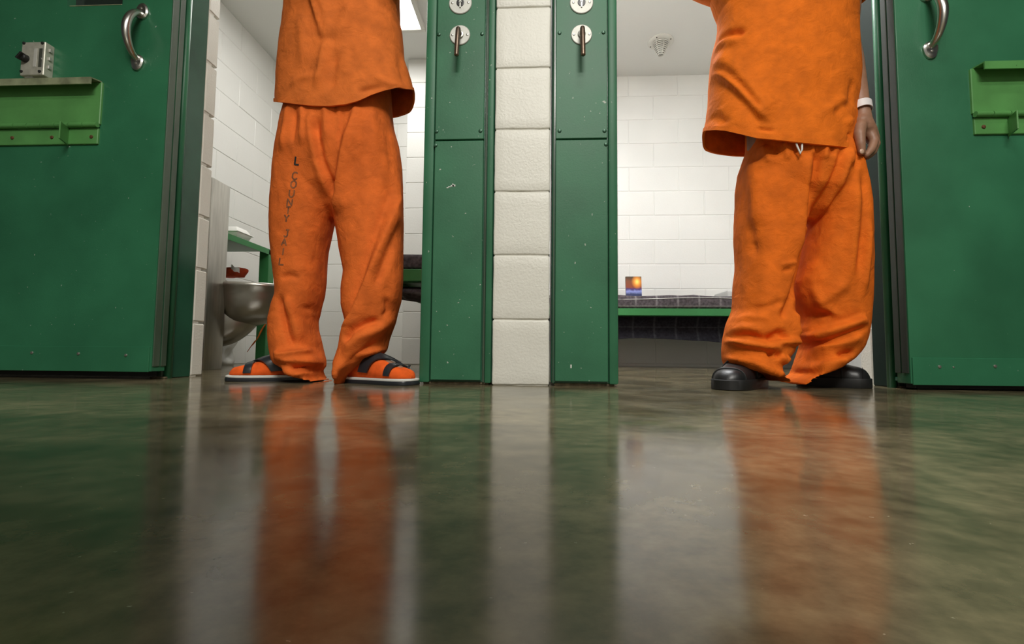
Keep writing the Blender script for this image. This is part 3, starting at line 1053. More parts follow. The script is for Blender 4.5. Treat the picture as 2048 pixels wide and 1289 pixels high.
# bunks
def soft_slab(x0, x1, y0, y1, z0, z1, amp, seed, r=0.03, nx=40, ny=24):
    """a mattress: rounded edges, uneven top"""
    b = bmesh.new()
    bmesh.ops.create_cube(b, size=1)
    for v in b.verts:
        v.co = Vector(((x0 + x1) / 2 + v.co.x * (x1 - x0), (y0 + y1) / 2 + v.co.y * (y1 - y0), (z0 + z1) / 2 + v.co.z * (z1 - z0)))
    bmesh.ops.bevel(b, geom=b.edges[:], offset=r, segments=4, affect='EDGES', profile=0.6)
    long_ = [e for e in b.edges if e.calc_length() > 0.25]
    bmesh.ops.subdivide_edges(b, edges=long_, cuts=22, use_grid_fill=True)
    for v in b.verts:
        q = v.co * 5 + Vector((seed, 0, 0))
        k = (v.co.z - z0) / (z1 - z0)
        v.co.z += (noise.noise(q) * amp + noise.noise(q * 3) * amp * 0.3) * k
        v.co.y += noise.noise(q * 2 + Vector((0, 7, 0))) * amp * 0.7 * k
    m = MB().bm(b)
    return m


def bunk(label, x0, x1, y0, y1, zr0, zr1):
    r = empty('bunk', ((x0 + x1) / 2, (y0 + y1) / 2, 0))
    tag(r, label, 'bunk')
    b = MB().box(x0, x1, y0, y0 + 0.05, zr0, zr1, 0.003)
    b.build('rail', GREEN_B, r)
    MB().box(x0, x1, y1 - 0.05, y1, zr0, zr1, 0.003).build('rail', GREEN_B, r)
    MB().box(x0, x0 + 0.05, y0 + 0.05, y1 - 0.05, zr0, zr1, 0.003).build('rail', GREEN_B, r)
    MB().box(x0 + 0.05, x1, y0 + 0.05, y1 - 0.05, zr1 - 0.006, zr1 - 0.001).build('deck', GREEN_B, r)
    for (px, py) in ((x0 + 0.025, y0 + 0.06), (x1 - 0.06, y0 + 0.06)):
        pass
    return r


# right cell bunk along the back wall
RY0 = 3.34
bx0, bx1 = XP1 + 0.01, XR - 0.02
zr1, zr0 = P(1350, 617.5, RY0).z, P(1350, 632, RY0).z
bk2 = bunk('green steel wall bunk along the bright back wall of the right cell', bx0, bx1, RY0, YB - 0.005, zr0, zr1)
zm = P(1350, 592, RY0 + 0.03).z
m2 = soft_slab(bx0 + 0.01, bx1, RY0 + 0.005, YB - 0.03, zr1 + 0.0006, zm, 0.012, 3).build('mattress', WOOL, None, smooth=True)
uv_planar(m2, lambda c: (c.x + 0.03 * math.sin(c.y * 7), (c.z if c.y < RY0 + 0.06 else c.z + (c.y - RY0)) + 0.0585 - zr1 + 0.02))
tag(m2, 'thin mattress under a grey plaid blanket on the right cell bunk', 'mattress')
pip = MB()
pth = []
for i in range(61):
    x = bx0 + 0.02 + (bx1 - bx0 - 0.03) * i / 60
    pth.append((x, RY0 + 0.004, zm - 0.022 + 0.006 * math.sin(x * 6 + 1)))
pip.tube(pth, 0.0022, 6).build('piping', WHITE_C, m2, smooth=True)
# plaid blanket hung below
bl2 = MB()


def bl_fn(u, v):
    x = bx0 + 0.02 + (bx1 - bx0 - 0.04) * u
    drop = 0.165 + 0.012 * math.sin(x * 5.0 + 1.0) + 0.006 * noise.noise(Vector((x * 9, 0, 0)))
    z = zr0 - 0.002 - drop * v
    y = RY0 + 0.055 + 0.03 * math.sin(PI * v) + 0.006 * noise.noise(Vector((x * 8, v * 2, 4)))
    return Vector((x, y, z))


bl2.grid(bl_fn, 80, 10)
n0 = len(bl2.v)
bl2.grid(lambda u, v: bl_fn(u, 1 - v) + Vector((0, 0.008 + 0.03 * (v), -0.001 + 0.001 * v)), 80, 6)
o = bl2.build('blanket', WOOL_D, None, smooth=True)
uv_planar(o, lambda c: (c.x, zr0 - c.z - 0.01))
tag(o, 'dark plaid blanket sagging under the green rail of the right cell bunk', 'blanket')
# photo / book on the bunk
YBK = RY0 + 0.12
a, b_ = P(1252, 587, YBK), P(1283.5, 553, YBK)
a.z = zm + 0.004
bk = empty('book', ((a.x + b_.x) / 2, YBK, zm))


def cover_mat():
    m = bpy.data.materials.new('sunset_cover')
    m.use_nodes = True
    nt = m.node_tree
    bs = nt.nodes['Principled BSDF']
    bs.inputs['Roughness'].default_value = 0.35
    tc = nt.nodes.new('ShaderNodeUVMap')
    sp = nt.nodes.new('ShaderNodeSeparateXYZ')
    nt.links.new(tc.outputs['UV'], sp.inputs[0])
    r = nt.nodes.new('ShaderNodeValToRGB')
    el = r.color_ramp.elements
    el[0].position = 0; el[0].color = (0.02, 0.03, 0.10, 1)
    el[1].position = 1; el[1].color = (0.02, 0.03, 0.02, 1)
    for p, c in ((0.12, (0.03, 0.05, 0.14, 1)), (0.24, (0.25, 0.3, 0.65, 1)), (0.36, (0.06, 0.03, 0.16, 1)), (0.45, (0.25, 0.05, 0.02, 1)), (0.75, (0.2, 0.06, 0.02, 1))):
        e = el.new(p); e.color = c
    n = nt.nodes.new('ShaderNodeTexNoise'); n.inputs['Scale'].default_value = 5
    nt.links.new(tc.outputs['UV'], n.inputs['Vector'])
    ad = nt.nodes.new('ShaderNodeMath'); ad.operation = 'MULTIPLY_ADD'; ad.inputs[1].default_value = 0.16
    nt.links.new(n.outputs['Fac'], ad.inputs[0]); 
    sb = nt.nodes.new('ShaderNodeMath'); sb.operation = 'SUBTRACT'; sb.inputs[1].default_value = 0.08
    nt.links.new(sp.outputs[1], sb.inputs[0]); nt.links.new(sb.outputs[0], ad.inputs[2])
    nt.links.new(ad.outputs[0], r.inputs['Fac'])
    ds = nt.nodes.new('ShaderNodeVectorMath'); ds.operation = 'DISTANCE'; ds.inputs[1].default_value = (0.72, 0.72, 0)
    nt.links.new(tc.outputs['UV'], ds.inputs[0])
    r2 = nt.nodes.new('ShaderNodeValToRGB')
    e2 = r2.color_ramp.elements
    e2[0].position = 0.04; e2[0].color = (1.0, 0.75, 0.15, 1)
    e2[1].position = 0.36; e2[1].color = (0, 0, 0, 1)
    e = e2.new(0.18); e.color = (0.75, 0.25, 0.02, 1)
    nt.links.new(ds.outputs['Value'], r2.inputs['Fac'])
    mx = nt.nodes.new('ShaderNodeMix'); mx.data_type = 'RGBA'; mx.blend_type = 'SCREEN'; mx.inputs[0].default_value = 1
    nt.links.new(r.outputs['Color'], mx.inputs[6]); nt.links.new(r2.outputs['Color'], mx.inputs[7])
    nt.links.new(mx.outputs[2], bs.inputs['Base Color'])
    return m


tag(bk, 'small book with fiery orange and blue cover standing on the right cell mattress', 'book')
lean = Matrix.Translation((0, YBK, a.z - 0.002)) @ Matrix.Rotation(-0.12, 4, 'X')
hgt = b_.z - a.z + 0.004
cv = MB().box(a.x, b_.x, -0.002, 0, 0, hgt, 0.0005, mat=lean).build('cover', cover_mat(), bk)
uv_planar(cv, lambda c: ((c.x - a.x) / (b_.x - a.x), (c.z - a.z) / hgt))
MB().box(a.x + 0.001, b_.x - 0.002, 0, 0.014, 0.001, hgt - 0.002, mat=lean).build('pages', PLASTIC_W, bk)
MB().box(a.x, b_.x, 0.014, 0.016, 0, hgt, 0.0005, mat=lean).build('back_cover', BLACKISH, bk)
# pillow behind the man
pz = P(1450, 583, YB - 0.25)
pw = soft_slab(P(1446, 588, YB - 0.25).x, P(1446, 588, YB - 0.25).x + 0.4, YB - 0.34, YB - 0.06, zm + 0.004, pz.z, 0.008, 9, r=0.018).build('pillow', GREYP, None, smooth=True)
tag(pw, 'flat grey pillow on the right cell bunk behind the man', 'pillow')

# left cell bunk along the dividing wall
LY0, LY1 = 2.15, YCH - 0.03
lx0, lx1_ = -0.80, XP0 - 0.005
zr1, zr0 = P(825, 538, LY0).z, P(825, 563, LY0).z
bk1 = bunk('green steel bunk beside the dividing wall of the left cell', lx0, lx1_, LY0, LY1, zr0, zr1)
zm1 = P(825, 507, LY0).z
m1 = soft_slab(lx0 + 0.005, lx1_ - 0.003, LY0 + 0.003, LY1 - 0.02, zr1 + 0.0006, zm1, 0.006, 13).build('mattress', WOOL, None, smooth=True)
uv_planar(m1, lambda c: (c.x + 0.02, c.y + c.z))
tag(m1, 'mattress under a grey plaid blanket on the left cell bunk', 'mattress')


def sag(u, v):
    """bundle slung beneath the deck"""
    x = lx0 + 0.03 + (lx1_ - lx0 - 0.06) * u
    a = 2 * PI * v
    dep = 0.045 + 0.085 * u
    return Vector((x, LY0 + 0.20 + 0.16 * math.cos(a), zr0 - 0.006 - dep * (1 - math.sin(a)) * 0.5))


bb = MB()
bb.rings([[sag(i / 20, k / 24) for k in range(24)] for i in range(21)])
o = bb.build('blanket', WOOL, None, smooth=True)
uv_planar(o, lambda c: (c.x, c.y + c.z))
tag(o, 'dark rolled blanket slung under the left cell bunk', 'blanket')

# ================================================================== RIGHT CELL CEILING FITTING
g = Pz(1321, 83, CEIL)
vr = empty('detector_guard', (g.x, g.y, CEIL))
tag(vr, 'white beehive shaped detector guard on the right cell ceiling', 'detector guard')
dn = Matrix.Translation((g.x, g.y, CEIL)) @ Matrix.Rotation(PI, 4, 'X')
MB().lathe([(0.092, 0), (0.092, 0.006), (0.085, 0.011), (0.06, 0.014), (0.0004, 0.014)], 36, dn).build('base_plate', PLASTIC_W, vr, smooth=SH)
MB().lathe([(0.040, 0.014), (0.036, 0.05), (0.026, 0.085), (0.012, 0.1), (0.0004, 0.102)], 24, dn).build('core', mat('guard_core', (0.4, 0.4, 0.37), 0.6), vr, smooth=True)
for i in range(8):
    t = i / 7
    rr = 0.055 * (1 - 0.62 * t ** 1.4)
    zz = 0.020 + 0.085 * t
    pth = [dn @ Vector((rr * math.cos(a * 2 * PI / 28), rr * math.sin(a * 2 * PI / 28), zz)) for a in range(29)]
    MB().tube(pth, 0.0034, 6, cap=False).build('ring', PLASTIC_W, vr, smooth=True)
for k in range(6):
    a = 2 * PI * k / 6 + 0.3
    pth = [dn @ Vector((0.055 * (1 - 0.62 * t ** 1.4) * math.cos(a), 0.055 * (1 - 0.62 * t ** 1.4) * math.sin(a), 0.014 + 0.091 * t)) for t in [i / 8 for i in range(9)]]
    MB().tube(pth, 0.0028, 6).build('rib', PLASTIC_W, vr, smooth=True)
for k in range(4):
    a = 2 * PI * k / 4 + 0.6
    MB().lathe([(0.005, 0.009), (0.005, 0.013), (0.0004, 0.014)], 10, dn @ Matrix.Translation((0.077 * math.cos(a), 0.077 * math.sin(a), 0))).build('screw', BLACKISH, vr)

# ================================================================== PEOPLE


def interp(tab, y):
    ys = [t[0] for t in tab]
    return float(np.interp(y, ys, [t[1] for t in tab]))


def tube_rings(left, right, y0, y1, step, Yc, hd, seg=48, ex=2.4, extra=None):
    """horizontal rings whose side edges follow the measured outline; hd(y)->(front,back) half depths"""
    out = []
    y = y0
    ys = list(np.arange(y0, y1, step)) + [y1]
    for y in ys:
        tl, tr_ = interp(left, y), interp(right, y)
        el, er = 0.0, 0.0
        yy = Yc(y) if callable(Yc) else Yc
        f, k = hd(y)
        for it in range(4):
            a, b = P(tl + el, y, yy), P(tr_ + er, y, yy)
            yc = a.y
            cx, hw, z = (a.x + b.x) / 2, max(0.004, (b.x - a.x) / 2), (a.z + b.z) / 2
            ring = []
            for i in range(seg):
                an = 2 * PI * i / seg
                c, s = math.cos(an), math.sin(an)
                e = 2 / ex
                ring.append(Vector((cx + hw * math.copysign(abs(c) ** e, c), yc + (k if s > 0 else f) * math.copysign(abs(s) ** e, s), z)))
            xs = [to_px(q)[0] for q in ring]
            el += (tl + 1.0 - min(xs)) * 0.9
            er += (tr_ - 1.0 - max(xs)) * 0.9
        out.append(ring)
    return out


def remesh(mb, voxel, smooth_it=4):
    o = mb.build('tmp', None)
    m = o.modifiers.new('r', 'REMESH')
    m.mode = 'VOXEL'
    m.voxel_size = voxel
    s = o.modifiers.new('s', 'SMOOTH')
    s.iterations = smooth_it
    s.factor = 0.5
    dg = bpy.context.evaluated_depsgraph_get()
    dg.update()
    me = bpy.data.meshes.new_from_object(o.evaluated_get(dg))
    old = o.data
    bpy.data.objects.remove(o)
    bpy.data.meshes.remove(old)
    return me


def co_no(me):
    n = len(me.vertices)
    co = np.empty(n * 3)
    me.vertices.foreach_get('co', co)
    no = np.empty(n * 3)
    me.vertices.foreach_get('normal', no)
    return co.reshape(-1, 3), no.reshape(-1, 3)


FOLD_GAIN = 1.3


def fold_field(co, folds, Yf):
    """sum of creases; each: (pixel polyline, width m, height m, kind)"""
    X, Z = co[:, 0], co[:, 2]
    h = np.zeros(len(co))
    for f in folds:
        pts, w, amp, kind = f[0], f[1], f[2], f[3]
        q = np.array([[P(px, py, Yf).x, P(px, py, Yf).z] for px, py in pts])
        seg = np.linalg.norm(q[1:] - q[:-1], axis=1)
        L = np.concatenate([[0], np.cumsum(seg)])
        best = np.full(len(co), 1e9)
        sgn = np.zeros(len(co))
        tt = np.zeros(len(co))
        lo = q.min(0) - w * 4
        hi = q.max(0) + w * 4
        msk = (X > lo[0]) & (X < hi[0]) & (Z > lo[1]) & (Z < hi[1])
        idx = np.nonzero(msk)[0]
        if len(idx) == 0:
            continue
        x, z = X[idx], Z[idx]
        b_ = np.full(len(idx), 1e9); sg = np.zeros(len(idx)); t_ = np.zeros(len(idx))
        for i in range(len(seg)):
            d = (q[i + 1] - q[i]) / max(seg[i], 1e-9)
            rx, rz = x - q[i][0], z - q[i][1]
            t = np.clip(rx * d[0] + rz * d[1], 0, seg[i])
            ex, ez = rx - t * d[0], rz - t * d[1]
            dist = np.hypot(ex, ez)
            m = dist < b_
            b_[m] = dist[m]
            sg[m] = np.sign(d[0] * rz - d[1] * rx)[m]
            t_[m] = ((L[i] + t) / L[-1])[m]
        e0 = f[4] if len(f) > 4 else 0.25
        tp = np.clip(np.minimum(t_ / e0, (1 - t_) / e0), 0, 1)
        tp = tp * tp * (3 - 2 * tp)
        if kind == 'r':
            v = np.exp(-(b_ / w) ** 2)
        elif kind == 's':      # raised gently on the left of the line's direction, dropping sharply to its right
            v = np.where(sg > 0, np.exp(-(b_ / (w * 2.6)) ** 2), np.exp(-(b_ / (w * 0.6)) ** 2) * 1.25 - 0.25 * np.exp(-(b_ / (w * 1.8)) ** 2))
        h[idx] += amp * tp * v * FOLD_GAIN
    return h


def cloth(me, folds, Yf, noise_amp, seed, back=True, nscale=(9, 9, 5), fine=0.0005):
    co, no = co_no(me)
    h = fold_field(co, folds, Yf)
    front = np.clip(-no[:, 1] * 1.6 + 0.15, 0, 1)
    h *= front
    nz = np.empty(len(co))
    s = Vector((seed, seed * 1.7, 0))
    for i, c in enumerate(co):
        v = Vector((c[0] * nscale[0], c[1] * nscale[1], c[2] * nscale[2])) + s
        n1 = noise.noise(v)
        n2 = 1 - abs(noise.noise(v * 2.3 + Vector((0, 0, c[0] * 9)))) * 2
        nz[i] = n1 * noise_amp + n2 * noise_amp * 0.5 + noise.noise(v * 7) * fine
    co = co + no * (h + nz)[:, None]
    me.vertices.foreach_set('co', co.reshape(-1))
    me.update()
    me.shade_smooth()
    return me


def add_mesh(name, me, m, parent):
    o = bpy.data.objects.new(name, me)
    me.materials.clear()
    me.materials.append(m)
    C.objects.link(o)
    attach(o, parent)
    return o


def capsule(mb, pts, rad, seg=16, flat=None, fx=1.0):
    """rounded chain for body unions"""
    pts = [Vector(p) for p in pts]
    d0, d1 = (pts[0] - pts[1]).normalized(), (pts[-1] - pts[-2]).normalized()
    pp = [pts[0] + d0 * rad[0] * 0.9, pts[0] + d0 * rad[0] * 0.6] + pts + [pts[-1] + d1 * rad[-1] * 0.6, pts[-1] + d1 * rad[-1] * 0.9]
    rr = [rad[0] * 0.35, rad[0] * 0.8] + list(rad) + [rad[-1] * 0.8, rad[-1] * 0.35]
    mb.tube(pp, rr, seg)


def ellipsoid(mb, c, rx, ry, rz, n=20):
    rings = []
    for i in range(1, n):
        a = PI * i / n - PI / 2
        rings.append([Vector((c[0] + rx * math.cos(a) * math.cos(2 * PI * k / 24), c[1] + ry * math.cos(a) * math.sin(2 * PI * k / 24), c[2] + rz * math.sin(a))) for k in range(24)])
    mb.rings(rings)


def body(cx, cy, scale, legs, arms, label, hand=None, voxel=0.009):
    """one continuous skin surface: legs, trunk, neck, head with face, arms and hands"""
    mb = MB()
    S = scale
    for (hip, knee, ankle, toe) in legs:
        capsule(mb, [hip, Vector(hip).lerp(Vector(knee), 0.5), knee, Vector(knee).lerp(Vector(ankle), 0.35), ankle], [0.075, 0.064, 0.044, 0.040, 0.028])
        capsule(mb, [Vector(ankle) + Vector((0, 0, -0.02)), Vector(ankle).lerp(Vector(toe), 0.5) + Vector((0, 0, -0.01)), toe], [0.030, 0.030, 0.018])
    zp = 0.86 * S

    def tr_(z, rx, ry, dy=0.0):
        return [Vector((cx + rx * math.cos(2 * PI * k / 32), cy + dy + ry * math.sin(2 * PI * k / 32), z)) for k in range(32)]
    mb.rings([tr_(zp - 0.06, 0.10, 0.075), tr_(zp, 0.145, 0.10), tr_(zp + 0.1, 0.145, 0.095), tr_(zp + 0.2, 0.13, 0.085), tr_(zp + 0.38, 0.15, 0.095), tr_(zp + 0.5, 0.165, 0.095), tr_(zp + 0.58, 0.13, 0.07), tr_(zp + 0.62, 0.06, 0.05)])
    zs = zp + 0.55
    capsule(mb, [(cx, cy + 0.01, zs), (cx, cy, zs + 0.13)], [0.058, 0.052])
    hz = zs + 0.23
    ellipsoid(mb, (cx, cy - 0.005, hz), 0.076, 0.096, 0.115)
    capsule(mb, [(cx, cy - 0.075, hz - 0.06), (cx, cy - 0.085, hz - 0.085)], [0.03, 0.022])
    capsule(mb, [(cx, cy - 0.098, hz + 0.012), (cx, cy - 0.113, hz - 0.022)], [0.008, 0.013])
    for s in (-1, 1):
        ellipsoid(mb, (cx + s * 0.078, cy + 0.005, hz - 0.01), 0.012, 0.022, 0.033, 10)
    capsule(mb, [(cx - 0.02, cy - 0.096, hz - 0.05), (cx + 0.02, cy - 0.096, hz - 0.05)], [0.007, 0.007])
    for (sh, el, wr) in arms:
        capsule(mb, [sh, Vector(sh).lerp(Vector(el), 0.5), el, Vector(el).lerp(Vector(wr), 0.35), wr], [0.055, 0.047, 0.038, 0.036, 0.022])
    for (pts, rad) in (hand or []):
        capsule(mb, pts, rad, 12)
    me = remesh(mb, voxel, 2)
    me.shade_smooth()
    o = bpy.data.objects.new('person', me)
    me.materials.append(SKIN)
    C.objects.link(o)
    tag(o, label, 'person')
    # hair and eyes
    hb = MB()
    rings = []
    for i in range(9):
        a = PI / 2 * i / 9
        rings.append([Vector((cx + 0.083 * math.cos(a) * math.cos(2 * PI * k / 24), cy + 0.004 + 0.101 * math.cos(a) * math.sin(2 * PI * k / 24), hz + 0.028 + 0.095 * math.sin(a))) for k in range(24)])
    hb.rings(rings)
    hb.build('hair', HAIR, o, smooth=True)
    for s in (-1, 1):
        e = MB()
        ellipsoid(e, (cx + s * 0.032, cy - 0.089, hz + 0.004), 0.012, 0.010, 0.007, 8)
        e.build('eye', BAND, o, smooth=True)
    return o


def generic_hand(wr, d, side):
    """relaxed hand: palm and five bent fingers; d = pointing direction, side = thumb side"""
    wr, d, side = Vector(wr), Vector(d).normalized(), Vector(side).normalized()
    nrm = d.cross(side).normalized()
    ch = []
    for k, off in enumerate((-0.030, -0.010, 0.010, 0.029)):
        b0 = wr + d * 0.02 + side * off * 0.6
        b1 = wr + d * 0.085 + side * off
        ln = (0.055, 0.07, 0.075, 0.065)[k]
        f1 = b1 + d * ln * 0.5 + nrm * 0.012
        f2 = b1 + d * ln * 0.8 + nrm * 0.035
        ch.append(([b0, b1, f1, f2], [0.016, 0.0125, 0.0095, 0.008]))
    t0 = wr + d * 0.03 + side * 0.025
    ch.append(([wr + d * 0.01, t0, t0 + d * 0.03 + side * 0.025 + nrm * 0.01, t0 + d * 0.055 + side * 0.027 + nrm * 0.02], [0.018, 0.016, 0.0115, 0.009]))
    return ch


# ---------- foot-shaped lofts
class Foot:
    def __init__(s, heel, toe, z0, prof):
        s.h, s.t = Vector(heel), Vector(toe)
        s.d = (s.t - s.h); s.L = s.d.length; s.d.normalize()
        s.n = Vector((-s.d.y, s.d.x, 0))
        s.z0, s.prof = z0, prof

    def par(s, t):
        p = s.prof
        ts = [q[0] for q in p]
        return [float(np.interp(t, ts, [q[i] for q in p])) for i in (1, 2, 3)]

    def S(s, t, a, g=0.0):
        """a: 0..pi over the top, pi..2pi under"""
        hw, ht, off = s.par(t)
        c, q = math.cos(a), math.sin(a)
        e = 0.75
        x = (hw + g) * math.copysign(abs(c) ** e, c) + off
        z = (ht + g) * (abs(q) ** e) if q > 0 else 0
        p = s.h + s.d * (t * s.L) + s.n * x
        return Vector((p.x, p.y, s.z0 + z))

    def rings(s, n=26, seg=28, t0=0.0, t1=1.0):
        out = []
        for i in range(n + 1):
            t = t0 + (t1 - t0) * (0.5 - 0.5 * math.cos(PI * i / n))
            out.append([s.S(t, 2 * PI * k / seg) for k in range(seg)])
        return out

    def sole(s, z0, z1, grow=0.006, n=30, bulge=0.0):
        left, right = [], []
        for i in range(n + 1):
            t = 0.5 - 0.5 * math.cos(PI * i / n)
            hw, ht, off = s.par(t)
            end = grow * (2 * t - 1)
            c = s.h + s.d * (t * s.L + end)
            left.append(c + s.n * (hw + grow + off)); right.append(c - s.n * (hw + grow - off))
        loop = left + right[::-1]
        rings = []
        for z, k in ((z0, 0.985), (z0 + 0.002, 1.0), (z1 - 0.002, 1.0 + bulge), (z1, 0.99)):
            cen = s.h + s.d * s.L * 0.5
            rings.append([Vector((cen.x + (p.x - cen.x) * k, cen.y + (p.y - cen.y) * k, z)) for p in loop])
        return MB().rings(rings)

    def strap(s, ta, tb, half, g=0.006, a0=0.03, a1=0.97, n=24, thick=0.004):
        rings = []
        for i in range(n + 1):
            u = i / n
            a = PI * (a0 + (a1 - a0) * u)
            t = ta + (tb - ta) * u
            p = [s.S(t - half, a, g), s.S(t, a, g * 1.25), s.S(t + half, a, g), s.S(t + half, a, g - thick), s.S(t - half, a, g - thick)]
            rings.append(p)
        return MB().rings(rings)


FOOT = [(0.0, 0.012, 0.03, 0), (0.03, 0.026, 0.055, 0), (0.12, 0.033, 0.085, 0), (0.25, 0.034, 0.092, 0), (0.42, 0.036, 0.078, 0), (0.6, 0.042, 0.055, 0), (0.75, 0.045, 0.038, 0), (0.88, 0.040, 0.030, 0), (0.96, 0.028, 0.024, 0), (1.0, 0.008, 0.010, 0)]
SNEAK = [(0.0, 0.014, 0.030, 0), (0.02, 0.026, 0.055, 0), (0.10, 0.036, 0.078, 0), (0.25, 0.040, 0.088, 0), (0.42, 0.043, 0.085, 0), (0.58, 0.050, 0.068, 0), (0.72, 0.053, 0.052, 0), (0.85, 0.051, 0.046, 0), (0.94, 0.040, 0.036, 0), (0.985, 0.022, 0.022, 0), (1.0, 0.008, 0.010, 0)]

# ---------------------------------------------------------------- MAN IN SANDALS (left)
Y1 = 1.535
footL = Foot(Pz(641, 761), Pz(459, 762.5), 0.020, FOOT)
footR = Foot(Pz(700, 765), Pz(825, 771), 0.020, FOOT)
cx1 = P(682, 300, Y1).x
kn_l, kn_r = P(590, 520, Y1), P(742, 520, Y1)
an_l, an_r = footL.S(0.14, PI / 2), footR.S(0.16, PI / 2)
legs = [((cx1 - 0.09, Y1, 0.82), tuple(kn_l), (an_l.x, an_l.y, 0.09), tuple(footL.S(0.8, PI / 2) - Vector((0, 0, 0.012)))),
        ((cx1 + 0.09, Y1, 0.82), tuple(kn_r), (an_r.x, an_r.y, 0.09), tuple(footR.S(0.8, PI / 2) - Vector((0, 0, 0.012))))]
arms = [((cx1 - 0.165, Y1, 1.40), (cx1 - 0.215, Y1 - 0.15, 1.40), (cx1 + 0.02, Y1 - 0.24, 1.40)),
        ((cx1 + 0.165, Y1, 1.40), (cx1 + 0.215, Y1 - 0.15, 1.40), (cx1 - 0.02, Y1 - 0.22, 1.44))]
hd_ = generic_hand((cx1 + 0.02, Y1 - 0.24, 1.40), (1, 0.25, 0.1), (0, 0, 1)) + generic_hand((cx1 - 0.02, Y1 - 0.22, 1.44), (-1, 0.25, 0.05), (0, 0, 1))
man1 = body(cx1, Y1, 1.0, legs, arms, 'man in faded orange uniform with black sandals standing in left doorway', hd_)

# trousers
LEG1_L = [(300, 549), (340, 543), (400, 538), (440, 536), (480, 537), (520, 541), (550, 545), (575, 548.5), (592, 549), (610, 542), (640, 533.5), (670, 533), (700, 536.5), (718, 540), (726, 545), (735, 562), (745, 580), (755, 598), (761, 622), (764, 640)]
LEG1_R = [(300, 700), (360, 690), (400, 682), (430, 674), (446, 669), (480, 662), (500, 658), (530, 655), (560, 653.5), (590, 650.5), (610, 646), (640, 639), (660, 640), (680, 644.6), (700, 648), (720, 653), (735, 653), (741, 646), (755, 650), (764, 651)]
LEG2_L = [(300, 640), (360, 648), (400, 655), (430, 662), (446, 667), (480, 673.6), (500, 676), (520, 680), (545, 684), (560, 682), (580, 679.5), (610, 679.5), (640, 686.5), (658, 691), (670, 686.5), (690, 677), (710, 670), (725, 664), (740, 667), (752, 671), (767, 676)]
LEG2_R = [(300, 801), (340, 806), (400, 808), (450, 809), (500, 807.5), (560, 807), (580, 804.6), (600, 803), (620, 798), (640, 793.5), (660, 786.5), (680, 779.5), (700, 775), (706, 770), (716, 748), (735, 726), (758, 703), (767, 694)]
HIP1_L = [(120, 575), (210, 569), (240, 560), (280, 553), (300, 548), (340, 543), (380, 542), (440, 556)]
HIP1_R = [(120, 780), (210, 786), (255, 791), (290, 800), (340, 806), (380, 806), (440, 790)]
mb = MB()
mb.rings(tube_rings(HIP1_L, HIP1_R, 150, 436, 6, Y1, lambda y: (float(np.interp(y, [150, 230, 310, 380, 420, 436], [0.105, 0.12, 0.13, 0.105, 0.06, 0.02])), float(np.interp(y, [150, 320, 380, 436], [0.13, 0.13, 0.11, 0.04]))), ex=2.5))
hdl = lambda y: (float(np.interp(y, [300, 400, 560, 640, 700, 735, 764], [0.11, 0.105, 0.09, 0.085, 0.095, 0.11, 0.09])), float(np.interp(y, [300, 500, 700, 764], [0.11, 0.10, 0.095, 0.06])))
mb.rings(tube_rings(LEG1_L, LEG1_R, 330, 764, 4, Y1, hdl))
mb.rings(tube_rings(LEG2_L, LEG2_R, 330, 767, 4, lambda y: float(np.interp(y, [400, 767], [Y1, Y1 - 0.045])), hdl))
me = remesh(mb, 0.0048, 3)
